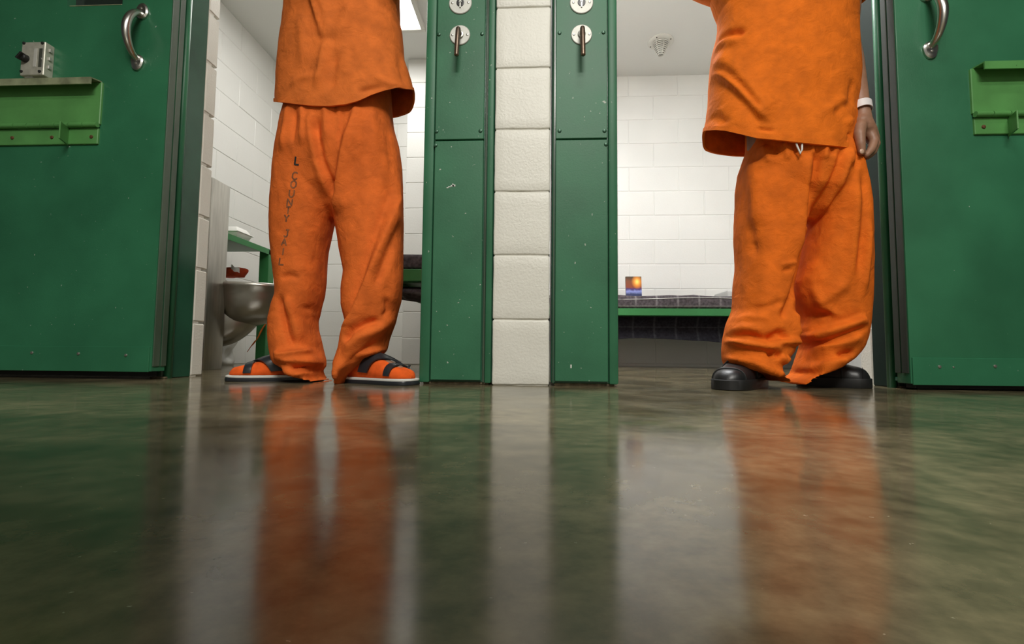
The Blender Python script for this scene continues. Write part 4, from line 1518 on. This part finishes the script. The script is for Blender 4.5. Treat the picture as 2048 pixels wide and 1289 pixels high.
F1 = [
    # fly and centre overlap
    ([(716, 206), (708, 250), (690, 310), (675, 370), (668, 430)], 0.016, 0.014, 's', 0.12),
    ([(639, 236), (640, 270), (648, 326), (664, 372), (668, 400)], 0.012, -0.013, 'r', 0.15),
    ([(625, 215), (628, 260), (640, 330), (655, 400)], 0.016, 0.008, 'r', 0.2),
    ([(690, 220), (690, 260), (682, 300)], 0.006, -0.004, 'r', 0.2),
    # gathers at the waist
    ([(578, 205), (574, 250), (566, 310)], 0.012, 0.007, 'r'), ([(594, 208), (594, 250), (592, 300)], 0.008, -0.006, 'r'),
    ([(610, 208), (611, 250), (612, 300)], 0.010, 0.007, 'r'), ([(655, 210), (658, 245), (662, 290)], 0.010, 0.007, 'r'),
    ([(675, 212), (676, 240)], 0.007, -0.005, 'r'), ([(740, 200), (744, 250), (750, 330)], 0.014, 0.006, 'r'), ([(765, 220), (772, 280), (782, 350)], 0.012, -0.006, 'r'),
    # long diagonal fold down the right leg
    ([(786, 300), (785, 380), (772, 440), (756, 500), (738, 560), (716, 620), (694, 668), (676, 715)], 0.017, 0.022, 's', 0.2),
    ([(790, 420), (776, 480), (760, 540), (748, 590)], 0.012, -0.013, 'r', 0.25),
    ([(800, 430), (797, 500), (785, 570), (778, 610)], 0.014, 0.010, 'r', 0.25),
    ([(768, 590), (772, 620), (760, 640)], 0.007, -0.007, 'r', 0.3),
    ([(764, 640), (735, 648), (712, 665), (698, 690)], 0.011, -0.014, 'r', 0.2),
    ([(803, 605), (782, 640), (752, 660), (718, 684), (692, 720)], 0.015, 0.013, 'r', 0.2),
    ([(780, 668), (752, 690), (730, 706), (708, 735)], 0.012, -0.010, 'r', 0.25),
    ([(776, 698), (745, 702), (722, 716), (700, 745)], 0.011, 0.013, 's', 0.2),
    ([(668, 735), (680, 748), (690, 764)], 0.010, 0.007, 'r', 0.3),
    # left leg creases
    ([(556, 556), (575, 550), (596, 556)], 0.010, -0.006, 'r', 0.3),
    ([(650, 570), (630, 588), (604, 616), (588, 612)], 0.011, -0.013, 'r', 0.25),
    ([(650, 590), (632, 606), (606, 630)], 0.012, 0.010, 'r', 0.25),
    ([(655, 530), (640, 548), (628, 556)], 0.009, -0.007, 'r', 0.3),
    ([(552, 585), (560, 625), (572, 665), (586, 700)], 0.011, -0.013, 'r', 0.2),
    ([(566, 590), (580, 640), (590, 690)], 0.016, 0.011, 'r', 0.25),
    ([(640, 625), (626, 655), (608, 690)], 0.011, -0.010, 'r', 0.25),
    ([(643, 660), (635, 690), (640, 715)], 0.010, 0.008, 'r', 0.3),
    ([(543, 700), (565, 712), (592, 706), (612, 700)], 0.010, 0.012, 'r', 0.2),
    ([(545, 716), (580, 726), (615, 728), (650, 722)], 0.010, 0.014, 's', 0.15),
    ([(580, 734), (610, 738), (640, 735)], 0.008, -0.014, 'r', 0.2),
    ([(560, 735), (590, 748), (620, 750), (648, 748)], 0.008, 0.010, 'r', 0.2),
    ([(612, 756), (625, 748), (646, 742)], 0.006, -0.009, 'r', 0.25),
]
cloth(me, F1, Y1 - 0.1, 0.0024, 3.0)
tro1 = add_mesh('trousers', me, ORANGE_P, man1)

# lettering printed down the leg
cn, nn = co_no(tro1.data)
bvh = BVHTree.FromPolygons([tuple(c) for c in cn], [tuple(p.vertices) for p in tro1.data.polygons])
GL = {'L': [[(0, 1), (0, 0), (0.75, 0)]], 'C': [[(0.8, 0.82), (0.6, 1), (0.25, 1), (0, 0.75), (0, 0.25), (0.25, 0), (0.6, 0), (0.8, 0.18)]],
      'O': [[(0.3, 1), (0, 0.75), (0, 0.25), (0.3, 0), (0.55, 0), (0.85, 0.25), (0.85, 0.75), (0.55, 1), (0.3, 1)]],
      'U': [[(0, 1), (0, 0.25), (0.25, 0), (0.55, 0), (0.8, 0.25), (0.8, 1)]], 'N': [[(0, 0), (0, 1), (0.8, 0), (0.8, 1)]],
      'T': [[(0, 1), (0.8, 1)], [(0.4, 1), (0.4, 0)]], 'Y': [[(0, 1), (0.4, 0.5), (0.8, 1)], [(0.4, 0.5), (0.4, 0)]],
      'J': [[(0.2, 1), (0.8, 1)], [(0.55, 1), (0.55, 0.2), (0.35, 0), (0.12, 0), (0, 0.2)]], 'A': [[(0, 0), (0.4, 1), (0.8, 0)], [(0.14, 0.36), (0.66, 0.36)]],
      'I': [[(0.4, 0), (0.4, 1)]]}


def letter(ch, px, py, hpx, m, ang=0.14, w=0.0023, wide=0.85):
    mb = MB()
    for st in GL[ch]:
        pts = []
        for i in range(len(st) - 1):
            for k in range(6):
                t = k / 6
                pts.append((st[i][0] + (st[i + 1][0] - st[i][0]) * t, st[i][1] + (st[i + 1][1] - st[i][1]) * t))
        pts.append(st[-1])
        wp = []
        for (gx, gy) in pts:
            lx, ly = (gx - 0.4) * hpx * wide, (gy - 0.5) * hpx
            ix = px + lx * math.cos(ang) + ly * math.sin(ang) * 0.9
            iy = py - ly * math.cos(ang) + lx * math.sin(ang) * 0.3
            d = ray(ix, iy).normalized()
            hit, nrm, _, _ = bvh.ray_cast(cam_pos, d)
            if hit is None:
                continue
            wp.append(hit + nrm * 0.0006)
        if len(wp) < 2:
            continue
        vs, fs = [], []
        for i, p in enumerate(wp):
            t = (wp[min(i + 1, len(wp) - 1)] - wp[max(i - 1, 0)]).normalized()
            s = t.cross(Vector((0, -1, 0))).normalized()
            vs += [p + s * w, p - s * w]
        for i in range(len(wp) - 1):
            fs.append((2 * i, 2 * i + 1, 2 * i + 3, 2 * i + 2))
        mb.add(vs, fs)
    return mb.build('printed_letter', m, tro1)


letter('L', 595, 321.5, 16, INK_D, w=0.0029, wide=0.7)
for chh, x, y in (('C', 590, 352), ('O', 587, 369), ('U', 583.5, 387), ('N', 579.5, 405), ('T', 576.5, 421), ('Y', 573, 437), ('J', 573.5, 467), ('A', 568.5, 484.5), ('I', 566.5, 503.5), ('L', 564, 523)):
    letter(chh, x, y, 14, INK_F)


# shirts -----------------------------------------------------------
def shirt(parent, m, left, right, hem, ytop, Yc, hf, hb, zback, folds, seed, namp, top_rings, hem_side):
    """open-bottomed loft: hem = front hem line in px; back hem at height zback"""
    SEG, NV = 220, 150
    Yfr = Yc - hf
    hx = [P(px, py, Yfr).x for px, py in hem]
    hz = [P(px, py, Yfr).z for px, py in hem]
    zs, xl, xr = [], [], []
    for y in np.arange(ytop, 330, 5):
        tl, tr_ = interp(left, y), interp(right, y)
        el = er = 0.0
        for it in range(4):
            a, b = P(tl + el, y, Yc), P(tr_ + er, y, Yc)
            pxs = []
            for i in range(60):
                an = 2 * PI * i / 60
                c, s = math.cos(an), math.sin(an)
                pxs.append(to_px(((a.x + b.x) / 2 + (b.x - a.x) / 2 * math.copysign(abs(c) ** 0.87, c), Yc + (hb if s > 0 else hf) * math.copysign(abs(s) ** 0.87, s), (a.z + b.z) / 2))[0])
            el += (tl + 1.0 - min(pxs)) * 0.9
            er += (tr_ - 1.0 - max(pxs)) * 0.9
        zs.append((a.z + b.z) / 2); xl.append(a.x); xr.append(b.x)
    zs, xl, xr = np.array(zs[::-1]), np.array(xl[::-1]), np.array(xr[::-1])
    ztop = zs.max()
    ex = 2 / 2.3
    rings = []
    for j in range(NV + 1):
        v = j / NV
        ring = []
        for i in range(SEG):
            an = 2 * PI * i / SEG
            c, s = math.cos(an), math.sin(an)
            cc, ss = math.copysign(abs(c) ** ex, c), math.copysign(abs(s) ** ex, s)
            # hem height for this angle
            z0g = float(np.mean(hz))
            x0 = (np.interp(z0g, zs, xl) + np.interp(z0g, zs, xr)) / 2 + (np.interp(z0g, zs, xr) - np.interp(z0g, zs, xl)) / 2 * cc
            y0_ = Yc + (hb if s > 0 else hf) * ss * 1.05
            ppx = to_px((x0, y0_, z0g))[0]
            zf = P(ppx, float(np.interp(ppx, [h_[0] for h_ in hem], [h_[1] for h_ in hem])), y0_).z
            k = min(1, max(0, s / 0.62))   # 0 front and sides .. 1 back
            k = k * k * (3 - 2 * k)
            zh = zf * (1 - k) + zback * k
            z = zh + (ztop - zh) * v
            l, r = float(np.interp(z, zs, xl)), float(np.interp(z, zs, xr))
            flare = 1.0
            y = Yc + (hb if s > 0 else hf) * ss * (1 + 0.05 * (1 - v))
            ring.append(Vector(((l + r) / 2 + (r - l) / 2 * cc, y, z)))
        rings.append(ring)
    # shoulders above the frame
    last = rings[-1]
    cxx = sum(p.x for p in last) / SEG
    for (dz, k, ky) in top_rings:
        rings.append([Vector((cxx + (p.x - cxx) * k, Yc + (p.y - Yc) * ky, ztop + dz)) for p in last])
    mb = MB().rings(rings, cap=False)
    me = bpy.data.meshes.new('shirt')
    me.from_pydata(mb.v, [], mb.f)
    bm_ = bmesh.new(); bm_.from_mesh(me)
    bmesh.ops.recalc_face_normals(bm_, faces=bm_.faces[:])
    bm_.to_mesh(me); bm_.free()
    me.update()
    cloth(me, folds, Yfr + 0.01, namp, seed, nscale=(7, 7, 4.5))
    # recompute hem thickness
    o = add_mesh('shirt', me, m, parent)
    so = o.modifiers.new('thickness', 'SOLIDIFY')
    so.thickness = 0.0035
    so.offset = -1
    # hem band
    hm = MB()
    co, _ = co_no(me)
    ring = [Vector(co[i]) for i in range(SEG)]
    up_ = [Vector(co[8 * SEG // 1 + i]) if False else Vector(co[SEG * 4 + i]) for i in range(SEG)]
    vs, fs = [], []
    cen = sum(ring, Vector()) / SEG
    for p, q_ in zip(ring, up_):
        d = (p - cen); d.z = 0; d.normalize()
        vs += [p + d * 0.003 + Vector((0, 0, -0.0008)), p.lerp(q_, 0.8) + d * 0.0034, p - d * 0.0045 + Vector((0, 0, -0.0008)), p.lerp(q_, 0.8) - d * 0.0045]
    for i in range(SEG):
        a, b = i * 4, ((i + 1) % SEG) * 4
        fs += [(a, b, b + 1, a + 1), (a, a + 2, b + 2, b), (a + 2, a + 3, b + 3, b + 2)]
    hm.add(vs, fs).build('hem', m, o, smooth=SH)
    return o


SH1_L = [(-140, 566), (0, 568), (40, 564.5), (80, 558.5), (120, 555), (160, 551), (190, 549.5), (240, 548)]
SH1_R = [(-140, 800), (0, 800), (40, 801), (60, 805), (80, 807), (115, 810), (140, 819), (160, 825), (185, 831), (240, 834)]
HEM1 = [(540, 203), (551, 203.5), (580, 207), (620, 211.5), (660, 212.5), (690, 209.5), (715, 203), (740, 191), (770, 181), (800, 176.5), (825, 178.5), (840, 182)]
FS1 = [
    ([(618, -60), (627, 0), (637, 32), (646, 62), (654, 92)], 0.014, 0.016, 's', 0.2),
    ([(634, 0), (645, 36), (654, 80)], 0.010, -0.010, 'r', 0.25),
    ([(660, 78), (652, 110), (646, 145), (634, 185)], 0.013, 0.011, 'r', 0.25),
    ([(600, 20), (606, 80), (612, 140)], 0.02, 0.006, 'r', 0.3),
    ([(706, 0), (690, 50), (672, 90)], 0.02, 0.008, 'r', 0.3),
    ([(676, 100), (668, 150), (664, 195)], 0.014, -0.008, 'r', 0.3),
    ([(575, 172), (600, 160), (640, 155)], 0.012, 0.004, 'r', 0.3),
    ([(790, 60), (792, 110), (806, 160)], 0.012, -0.007, 'r', 0.3),
    ([(740, 150), (770, 160), (800, 165)], 0.014, 0.006, 'r', 0.3),
    ([(715, 190), (740, 178), (765, 170)], 0.009, -0.006, 'r', 0.3),
]
sh1 = shirt(man1, ORANGE, SH1_L, SH1_R, HEM1, -65, Y1, 0.128, 0.135, P(792, 230, Y1 + 0.11).z, FS1, 11.0, 0.0026,
            [(0.06, 0.98, 0.9), (0.10, 0.8, 0.75), (0.125, 0.5, 0.6), (0.135, 0.33, 0.5)], None)


def sleeve(parent, m, a, b, r0_, r1_, seed):
    a, b = Vector(a), Vector(b)
    t = MB()
    N = 14
    pts = [a.lerp(b, i / N) for i in range(N + 1)]
    rad = [r0_ + (r1_ - r0_) * i / N for i in range(N + 1)]
    t.tube(pts, rad, 28, cap=False)
    for i in range(len(t.v)):
        v = Vector(t.v[i])
        t.v[i] = tuple(v + Vector((noise.noise(v * 12), noise.noise(v * 12 + Vector((3, 1, 2))), 0)) * 0.008)
    o = t.build('sleeve', m, parent, smooth=True)
    o.modifiers.new('thickness', 'SOLIDIFY').thickness = 0.003
    return o


for ar in arms:
    sleeve(sh1, ORANGE, Vector(ar[0]) + Vector((0, 0, 0.005)), Vector(ar[0]).lerp(Vector(ar[1]), 1.05), 0.085, 0.075, 1)

# socks and sandals
for ft in (footL, footR):
    MB().rings(ft.rings()).build('sock', SOCK, man1, smooth=True)
for ft, sd in ((footL, -1), (footR, 1)):
    so = ft.sole(0.0, 0.0125, 0.010).build('sandal', RUBBER, man1, smooth=SH)
    ft.sole(0.012, 0.0195, 0.009).build('insole', WHITE_R, so, smooth=SH)
    ft.strap(0.79, 0.75, 0.042, 0.0065).build('strap', RUBBER, so, smooth=SH)
    ta, tb = (0.46, 0.90) if sd < 0 else (0.80, 0.36)
    ft.strap(ta, tb, 0.075, 0.0095).build('strap', RUBBER, so, smooth=SH)
# loose strap end on the right sandal
e0 = footR.S(0.86, PI * 0.35, 0.012)
MB().tube([e0, P(812, 745, e0.y - 0.01), P(820, 747, e0.y - 0.012), P(827, 746, e0.y - 0.015)], [0.004, 0.0035, 0.003, 0.0025], 8).build('strap_end', RUBBER, man1, smooth=True)
MB().tube([P(819, 747, e0.y - 0.012), P(822, 752, e0.y - 0.014), P(822, 759, e0.y - 0.014), P(818, 763, e0.y - 0.012)], 0.0028, 8).build('strap_end', RUBBER, man1, smooth=True)

# ---------------------------------------------------------------- MAN IN SNEAKERS (right)
Y2 = 1.545
shoeL = Foot(Pz(1528, 768), Pz(1468, 778.5), 0.020, SNEAK)
shoeR = Foot(Pz(1596, 771), Pz(1742, 777), 0.020, SNEAK)
shoeL.h = shoeL.t + (shoeL.h - shoeL.t).normalized() * 0.27
cx2 = P(1602, 300, Y2).x
kn_l, kn_r = P(1540, 520, Y2), P(1680, 520, Y2)
an_l, an_r = shoeL.S(0.2, PI / 2), shoeR.S(0.2, PI / 2)
legs = [((cx2 - 0.09, Y2, 0.82), tuple(kn_l), (an_l.x, an_l.y, 0.09), tuple(shoeL.S(0.75, PI / 2) - Vector((0, 0, 0.02)))),
        ((cx2 + 0.09, Y2, 0.82), tuple(kn_r), (an_r.x, an_r.y, 0.09), tuple(shoeR.S(0.75, PI / 2) - Vector((0, 0, 0.02))))]
YH = Y2 - 0.075
wrist = P(1725, 226, YH)
elbow = P(1690, 70, YH + 0.09)
arms2 = [((cx2 - 0.18, Y2, 1.40), (cx2 - 0.36, Y2 + 0.03, 1.48), (cx2 - 0.40, Y2 + 0.02, 1.73)),
         ((cx2 + 0.165, Y2 + 0.01, 1.40), tuple(elbow), tuple(wrist))]


def hp(px, py, dy):
    return tuple(P(px + 1.5, py, YH + dy))


hand2 = [
    ([hp(1724, 224, 0), hp(1725, 240, -0.004), hp(1728, 254, -0.008)], [0.021, 0.024, 0.027]),
    ([hp(1723, 246, -0.01), hp(1734, 264, -0.002), hp(1744, 276, 0.004)], [0.026, 0.026, 0.019]),
    ([hp(1726, 250, 0.012), hp(1738, 270, 0.024), hp(1744, 282, 0.03)], [0.022, 0.022, 0.017]),
    # thumb
    ([hp(1720, 252, -0.028), hp(1717.5, 268, -0.04), hp(1720, 288, -0.046), hp(1722, 305, -0.044)], [0.017, 0.0155, 0.0125, 0.0105]),
    # index, middle, ring, little: knuckle out to the right, tips back to the thumb
    ([hp(1738, 264, -0.012), hp(1747, 283, -0.02), hp(1741, 300, -0.03), hp(1731, 311, -0.034)], [0.015, 0.0135, 0.0115, 0.009]),
    ([hp(1741, 268, 0.006), hp(1750, 288, 0.004), hp(1744, 304, -0.010), hp(1733, 314, -0.018)], [0.015, 0.0135, 0.0115, 0.009]),
    ([hp(1741, 272, 0.024), hp(1749, 291, 0.026), hp(1743, 306, 0.012), hp(1733, 315, 0.002)], [0.014, 0.0125, 0.0105, 0.0085]),
    ([hp(1738, 274, 0.04), hp(1744, 292, 0.044), hp(1739, 305, 0.032), hp(1731, 313, 0.022)], [0.012, 0.011, 0.0095, 0.0075]),
] + generic_hand((cx2 - 0.40, Y2 + 0.02, 1.73), (0.1, -0.1, 1), (1, 0, 0))
man2 = body(cx2, Y2, 1.0, legs, arms2, 'man in bright orange uniform with black sneakers gripping his shirt in right doorway', hand2, voxel=0.0042)
# thumb nail and wrist band
nq = P(1723.5, 303, YH - 0.0555)
nb = MB()
ellipsoid(nb, (nq.x, nq.y, nq.z), 0.0062, 0.003, 0.008, 10)
nb.build('thumbnail', NAIL, man2, smooth=True)
ax = (wrist - elbow).normalized()
wb0 = P(1723, 216, YH + 0.002)
rings = []
for k in (-1, 1):
    for rr in ((0.033, 0.0315) if k < 0 else (0.0315, 0.033)):
        pass
side_ = ax.cross(Vector((0, 1, 0))).normalized()
fr_ = side_.cross(ax)
prof_ = [(-0.0125, 0.0265), (-0.0125, 0.0285), (0.0125, 0.0270), (0.0125, 0.0250)]
MBb = MB()
rings = [[wb0 + ax * h + (side_ * math.cos(2 * PI * k / 28) + fr_ * math.sin(2 * PI * k / 28)) * r for k in range(28)] for h, r in prof_]
MBb.rings(rings, cap=False).build('wristband', BAND, man2, smooth=SH)

RL1_L = [(320, 1481), (340, 1474), (380, 1468), (420, 1466.5), (470, 1466.5), (525, 1469), (545, 1468), (570, 1465), (600, 1464), (620, 1462), (632, 1458), (650, 1450), (680, 1444), (700, 1442), (720, 1442.5), (730, 1445), (737, 1452), (741, 1475), (748, 1515), (756, 1540), (763, 1553)]
RL1_R = [(320, 1648), (400, 1632), (440, 1621), (480, 1613), (510, 1608), (540, 1602), (575, 1594), (620, 1590), (650, 1596), (680, 1602), (705, 1590), (722, 1577), (730, 1566), (745, 1569), (755, 1566), (763, 1560)]
RL2_L = [(320, 1590), (400, 1606), (440, 1610), (480, 1603), (510, 1596), (540, 1588), (565, 1580), (590, 1580), (615, 1586), (630, 1594), (645, 1594), (660, 1588), (675, 1590), (690, 1599), (705, 1594), (720, 1589), (735, 1584), (750, 1580), (768, 1580)]
RL2_R = [(320, 1730), (340, 1732), (380, 1740), (420, 1746), (470, 1749), (520, 1750), (560, 1748.5), (600, 1747), (640, 1744.5), (670, 1740), (690, 1733), (705, 1724), (716, 1713), (732, 1688), (746, 1650), (758, 1610), (768, 1592)]
RH_L = [(200, 1490), (290, 1490), (312, 1483), (340, 1474), (380, 1470), (440, 1485)]
RH_R = [(200, 1690), (285, 1704), (300, 1711), (322, 1728), (340, 1732), (380, 1739), (440, 1728)]
mb = MB()
mb.rings(tube_rings(RH_L, RH_R, 235, 440, 6, Y2, lambda y: (float(np.interp(y, [235, 300, 350, 390, 425, 440], [0.115, 0.128, 0.136, 0.12, 0.07, 0.02])), float(np.interp(y, [235, 340, 390, 440], [0.135, 0.135, 0.12, 0.04]))), ex=2.5))
hd2 = lambda y: (float(np.interp(y, [300, 440, 560, 640, 700, 735, 766], [0.12, 0.115, 0.105, 0.10, 0.105, 0.115, 0.10])), float(np.interp(y, [300, 500, 700, 766], [0.11, 0.105, 0.10, 0.07])))
mb.rings(tube_rings(RL1_L, RL1_R, 340, 763, 4, lambda y: float(np.interp(y, [440, 700], [Y2, Y2 - 0.025])), hd2))
mb.rings(tube_rings(RL2_L, RL2_R, 340, 768, 4, lambda y: float(np.interp(y, [440, 700], [Y2, Y2 + 0.02])), hd2))
me = remesh(mb, 0.0048, 3)
F2 = [
    ([(1503, 290), (1502, 340), (1504, 414), (1510, 480), (1518, 520)], 0.010, -0.010, 'r', 0.15),
    ([(1515, 300), (1517, 380), (1522, 460)], 0.02, 0.008, 'r', 0.2),
    ([(1624, 300), (1622, 370), (1618, 440), (1611, 500), (1600, 560), (1592, 600)], 0.012, -0.018, 'r', 0.1),
    ([(1606, 310), (1606, 380), (1604, 450), (1596, 520)], 0.02, 0.010, 'r', 0.2),
    ([(1676, 292), (1668, 330), (1655, 380), (1640, 425)], 0.010, -0.010, 'r', 0.2),
    ([(1690, 300), (1678, 350), (1662, 410), (1648, 450)], 0.014, 0.010, 'r', 0.2),
    ([(1616, 438), (1628, 440), (1642, 434)], 0.007, -0.012, 'r', 0.2),
    ([(1622, 448), (1634, 455), (1640, 500), (1632, 530)], 0.009, 0.010, 'r', 0.2),
    ([(1720, 330), (1724, 400), (1724, 480), (1718, 560)], 0.014, -0.009, 'r', 0.2),
    ([(1706, 340), (1708, 420), (1704, 520), (1694, 590)], 0.016, 0.008, 'r', 0.25),
    ([(1735, 430), (1736, 520), (1730, 600)], 0.012, 0.009, 'r', 0.25),
    # gathers
    ([(1520, 280), (1522, 320)], 0.007, -0.007, 'r'), ([(1535, 280), (1539, 330)], 0.008, 0.007, 'r'), ([(1548, 282), (1551, 315)], 0.006, -0.006, 'r'),
    ([(1565, 283), (1568, 330)], 0.008, 0.007, 'r'), ([(1580, 285), (1584, 320)], 0.006, -0.006, 'r'), ([(1612, 290), (1614, 320)], 0.006, 0.006, 'r'),
    ([(1640, 292), (1636, 330)], 0.008, 0.007, 'r'), ([(1655, 295), (1650, 320)], 0.006, -0.005, 'r'), ([(1696, 300), (1692, 340)], 0.009, 0.005, 'r'), ([(1708, 305), (1704, 345)], 0.007, -0.005, 'r'),
    # right leg sweep
    ([(1746, 630), (1715, 644), (1687, 655), (1641, 673), (1604, 678)], 0.015, 0.018, 's', 0.15),
    ([(1744, 648), (1699, 668), (1652, 688), (1625, 694)], 0.011, -0.016, 'r', 0.2),
    ([(1736, 668), (1690, 690), (1650, 706), (1605, 704)], 0.016, 0.012, 'r', 0.2),
    ([(1718, 705), (1697, 706), (1678, 713)], 0.007, -0.013, 'r', 0.25),
    ([(1712, 716), (1680, 724), (1640, 740), (1600, 748)], 0.010, 0.010, 'r', 0.2),
    ([(1612, 640), (1640, 628), (1680, 626)], 0.010, -0.010, 'r', 0.25),
    ([(1604, 650), (1620, 636), (1640, 632)], 0.009, 0.008, 'r', 0.3),
    ([(1640, 618), (1622, 600), (1600, 590)], 0.010, -0.012, 'r', 0.25),
    ([(1700, 560), (1670, 590), (1650, 615)], 0.016, 0.008, 'r', 0.3),
    ([(1598, 665), (1606, 684), (1598, 700)], 0.007, -0.010, 'r', 0.2),
    ([(1590, 712), (1594, 735), (1604, 748)], 0.008, -0.011, 'r', 0.25),
    # left leg
    ([(1600, 545), (1586, 590), (1566, 625), (1554, 645)], 0.012, -0.012, 'r', 0.2),
    ([(1592, 620), (1590, 650), (1598, 680)], 0.012, 0.010, 'r', 0.25),
    ([(1459, 676), (1497, 671), (1520, 680), (1550, 666), (1572, 672)], 0.010, -0.015, 'r', 0.15),
    ([(1448, 660), (1490, 656), (1530, 662)], 0.014, 0.009, 'r', 0.25),
    ([(1452, 700), (1468, 682), (1492, 692), (1532, 699), (1552, 712)], 0.010, 0.015, 's', 0.15),
    ([(1545, 684), (1575, 684), (1602, 683)], 0.010, 0.012, 'r', 0.2),
    ([(1525, 680), (1550, 676), (1576, 678)], 0.008, -0.013, 'r', 0.2),
    ([(1524, 712), (1540, 704), (1552, 716)], 0.008, -0.013, 'r', 0.2),
    ([(1552, 712), (1562, 722), (1574, 714)], 0.009, 0.009, 'r', 0.2),
    ([(1446, 726), (1470, 718), (1500, 726), (1540, 744), (1564, 756)], 0.010, 0.012, 'r', 0.15),
    ([(1550, 533), (1580, 528), (1596, 524)], 0.006, 0.004, 'r', 0.3), ([(1556, 545), (1580, 540)], 0.005, -0.004, 'r', 0.3),
    ([(1495, 620), (1530, 616), (1570, 600)], 0.010, -0.005, 'r', 0.3), ([(1470, 640), (1500, 634), (1540, 640)], 0.010, 0.005, 'r', 0.3),
    ([(1640, 560), (1660, 610), (1700, 640)], 0.010, 0.006, 'r', 0.3),
]
cloth(me, F2, Y2 - 0.1, 0.0026, 8.0)
tro2 = add_mesh('trousers', me, ORANGE_R2, man2)
# drawstring, pocket lining
YS = Y2 - 0.142
MB().tube([P(1590, 276, YS), P(1594, 292, YS), P(1601, 308, YS - 0.004), P(1604, 300, YS - 0.004), P(1604, 278, YS)], 0.0028, 8).build('drawstring', WHITE_R, tro2, smooth=True)
pv = [P(1717, 318, Y2 - 0.05), P(1729, 316, Y2 - 0.04), P(1731, 345, Y2 - 0.04), P(1727, 343, Y2 - 0.05)]
plm = MB().grid(lambda u, v: (pv[0].lerp(pv[1], u)).lerp(pv[3].lerp(pv[2], u), v) + Vector((0, -0.012 * math.sin(PI * u), 0)), 6, 6).build('pocket_lining', BAND, tro2, smooth=True)
plm.modifiers.new('thickness', 'SOLIDIFY').thickness = 0.002

SH2_L = [(-140, 1405), (-40, 1412), (0, 1425), (20, 1434.5), (40, 1434.5), (60, 1432), (90, 1424), (120, 1418.6), (150, 1416), (200, 1414), (230, 1411), (250, 1407), (270, 1404), (330, 1402)]
SH2_R = [(-140, 1728), (0, 1725), (60, 1719.5), (100, 1721), (160, 1725), (200, 1723), (225, 1718), (240, 1716), (297, 1714), (330, 1714)]
HEM2 = [(1395, 261), (1407, 261), (1430, 260), (1452, 262), (1483, 269), (1515, 276.5), (1573, 282), (1626, 289), (1670, 293), (1713, 297), (1725, 298)]
FS2 = [
    ([(1436, 60), (1441, 79), (1467, 132), (1494, 185), (1520, 232), (1545, 250)], 0.015, 0.018, 's', 0.2),
    ([(1447, 85), (1474, 135), (1502, 190), (1526, 236)], 0.011, -0.013, 'r', 0.2),
    ([(1436, 20), (1452, 28), (1478, 42), (1500, 60)], 0.012, -0.012, 'r', 0.2),
    ([(1436, 30), (1455, 45), (1490, 75)], 0.014, 0.010, 'r', 0.25),
    ([(1434, 182), (1438, 196), (1428, 225), (1420, 250)], 0.010, 0.013, 'r', 0.25),
    ([(1424, 150), (1430, 190), (1420, 225)], 0.009, -0.009, 'r', 0.25),
    ([(1440, 190), (1455, 220), (1468, 240)], 0.011, -0.008, 'r', 0.3),
    ([(1512, 258), (1530, 262), (1548, 266)], 0.006, -0.006, 'r', 0.3),
    ([(1660, 232), (1688, 208), (1712, 205)], 0.012, -0.008, 'r', 0.25),
    ([(1640, 225), (1675, 215), (1700, 192)], 0.016, 0.007, 'r', 0.3),
    ([(1690, 250), (1704, 240), (1712, 225)], 0.014, 0.005, 'r', 0.3),
    ([(1702, 258), (1706, 270), (1709, 285)], 0.009, -0.006, 'r', 0.3),
    ([(1712, 150), (1708, 190), (1712, 210)], 0.010, -0.006, 'r', 0.3),
    ([(1570, 40), (1600, 120), (1640, 180)], 0.03, 0.006, 'r', 0.3),
]
sh2 = shirt(man2, ORANGE_R, SH2_L, SH2_R, HEM2, -65, Y2, 0.14, 0.145, P(1462, 308, Y2 + 0.13).z, FS2, 21.0, 0.0026,
            [(0.06, 0.96, 0.9), (0.10, 0.78, 0.75), (0.125, 0.45, 0.6), (0.135, 0.28, 0.5)], None)
sleeve(sh2, ORANGE_R, (cx2 - 0.15, Y2, 1.36), (cx2 - 0.37, Y2 + 0.03, 1.47), 0.115, 0.10, 2)
sleeve(sh2, ORANGE_R, (cx2 + 0.15, Y2 + 0.01, 1.405), Vector(arms2[1][0]).lerp(elbow, 0.55), 0.075, 0.065, 3)

# sneakers
for ft in (shoeL, shoeR):
    so = MB().rings(ft.rings(30, 32)).build('sneaker', SHOE, man2, smooth=True)
    ft.sole(0.0, 0.030, 0.004, bulge=0.0).build('sole', SHOE_S, so, smooth=SH)
    ft.strap(0.90, 0.90, 0.004, 0.003, 0.05, 0.95).build('toe_seam', SHOE_S, so, smooth=SH)
    ft.strap(0.62, 0.62, 0.004, 0.004, 0.02, 0.98).build('quarter_seam', SHOE_S, so, smooth=SH)
    for t in (0.46, 0.52, 0.58, 0.64):
        a, b = ft.S(t, PI * 0.36, 0.005), ft.S(t + 0.02, PI * 0.64, 0.005)
        MB().tube([a, ft.S(t + 0.01, PI * 0.5, 0.007), b], 0.0032, 8).build('lace', WHITE_R if t < 0.5 else SHOE_S, so, smooth=True)
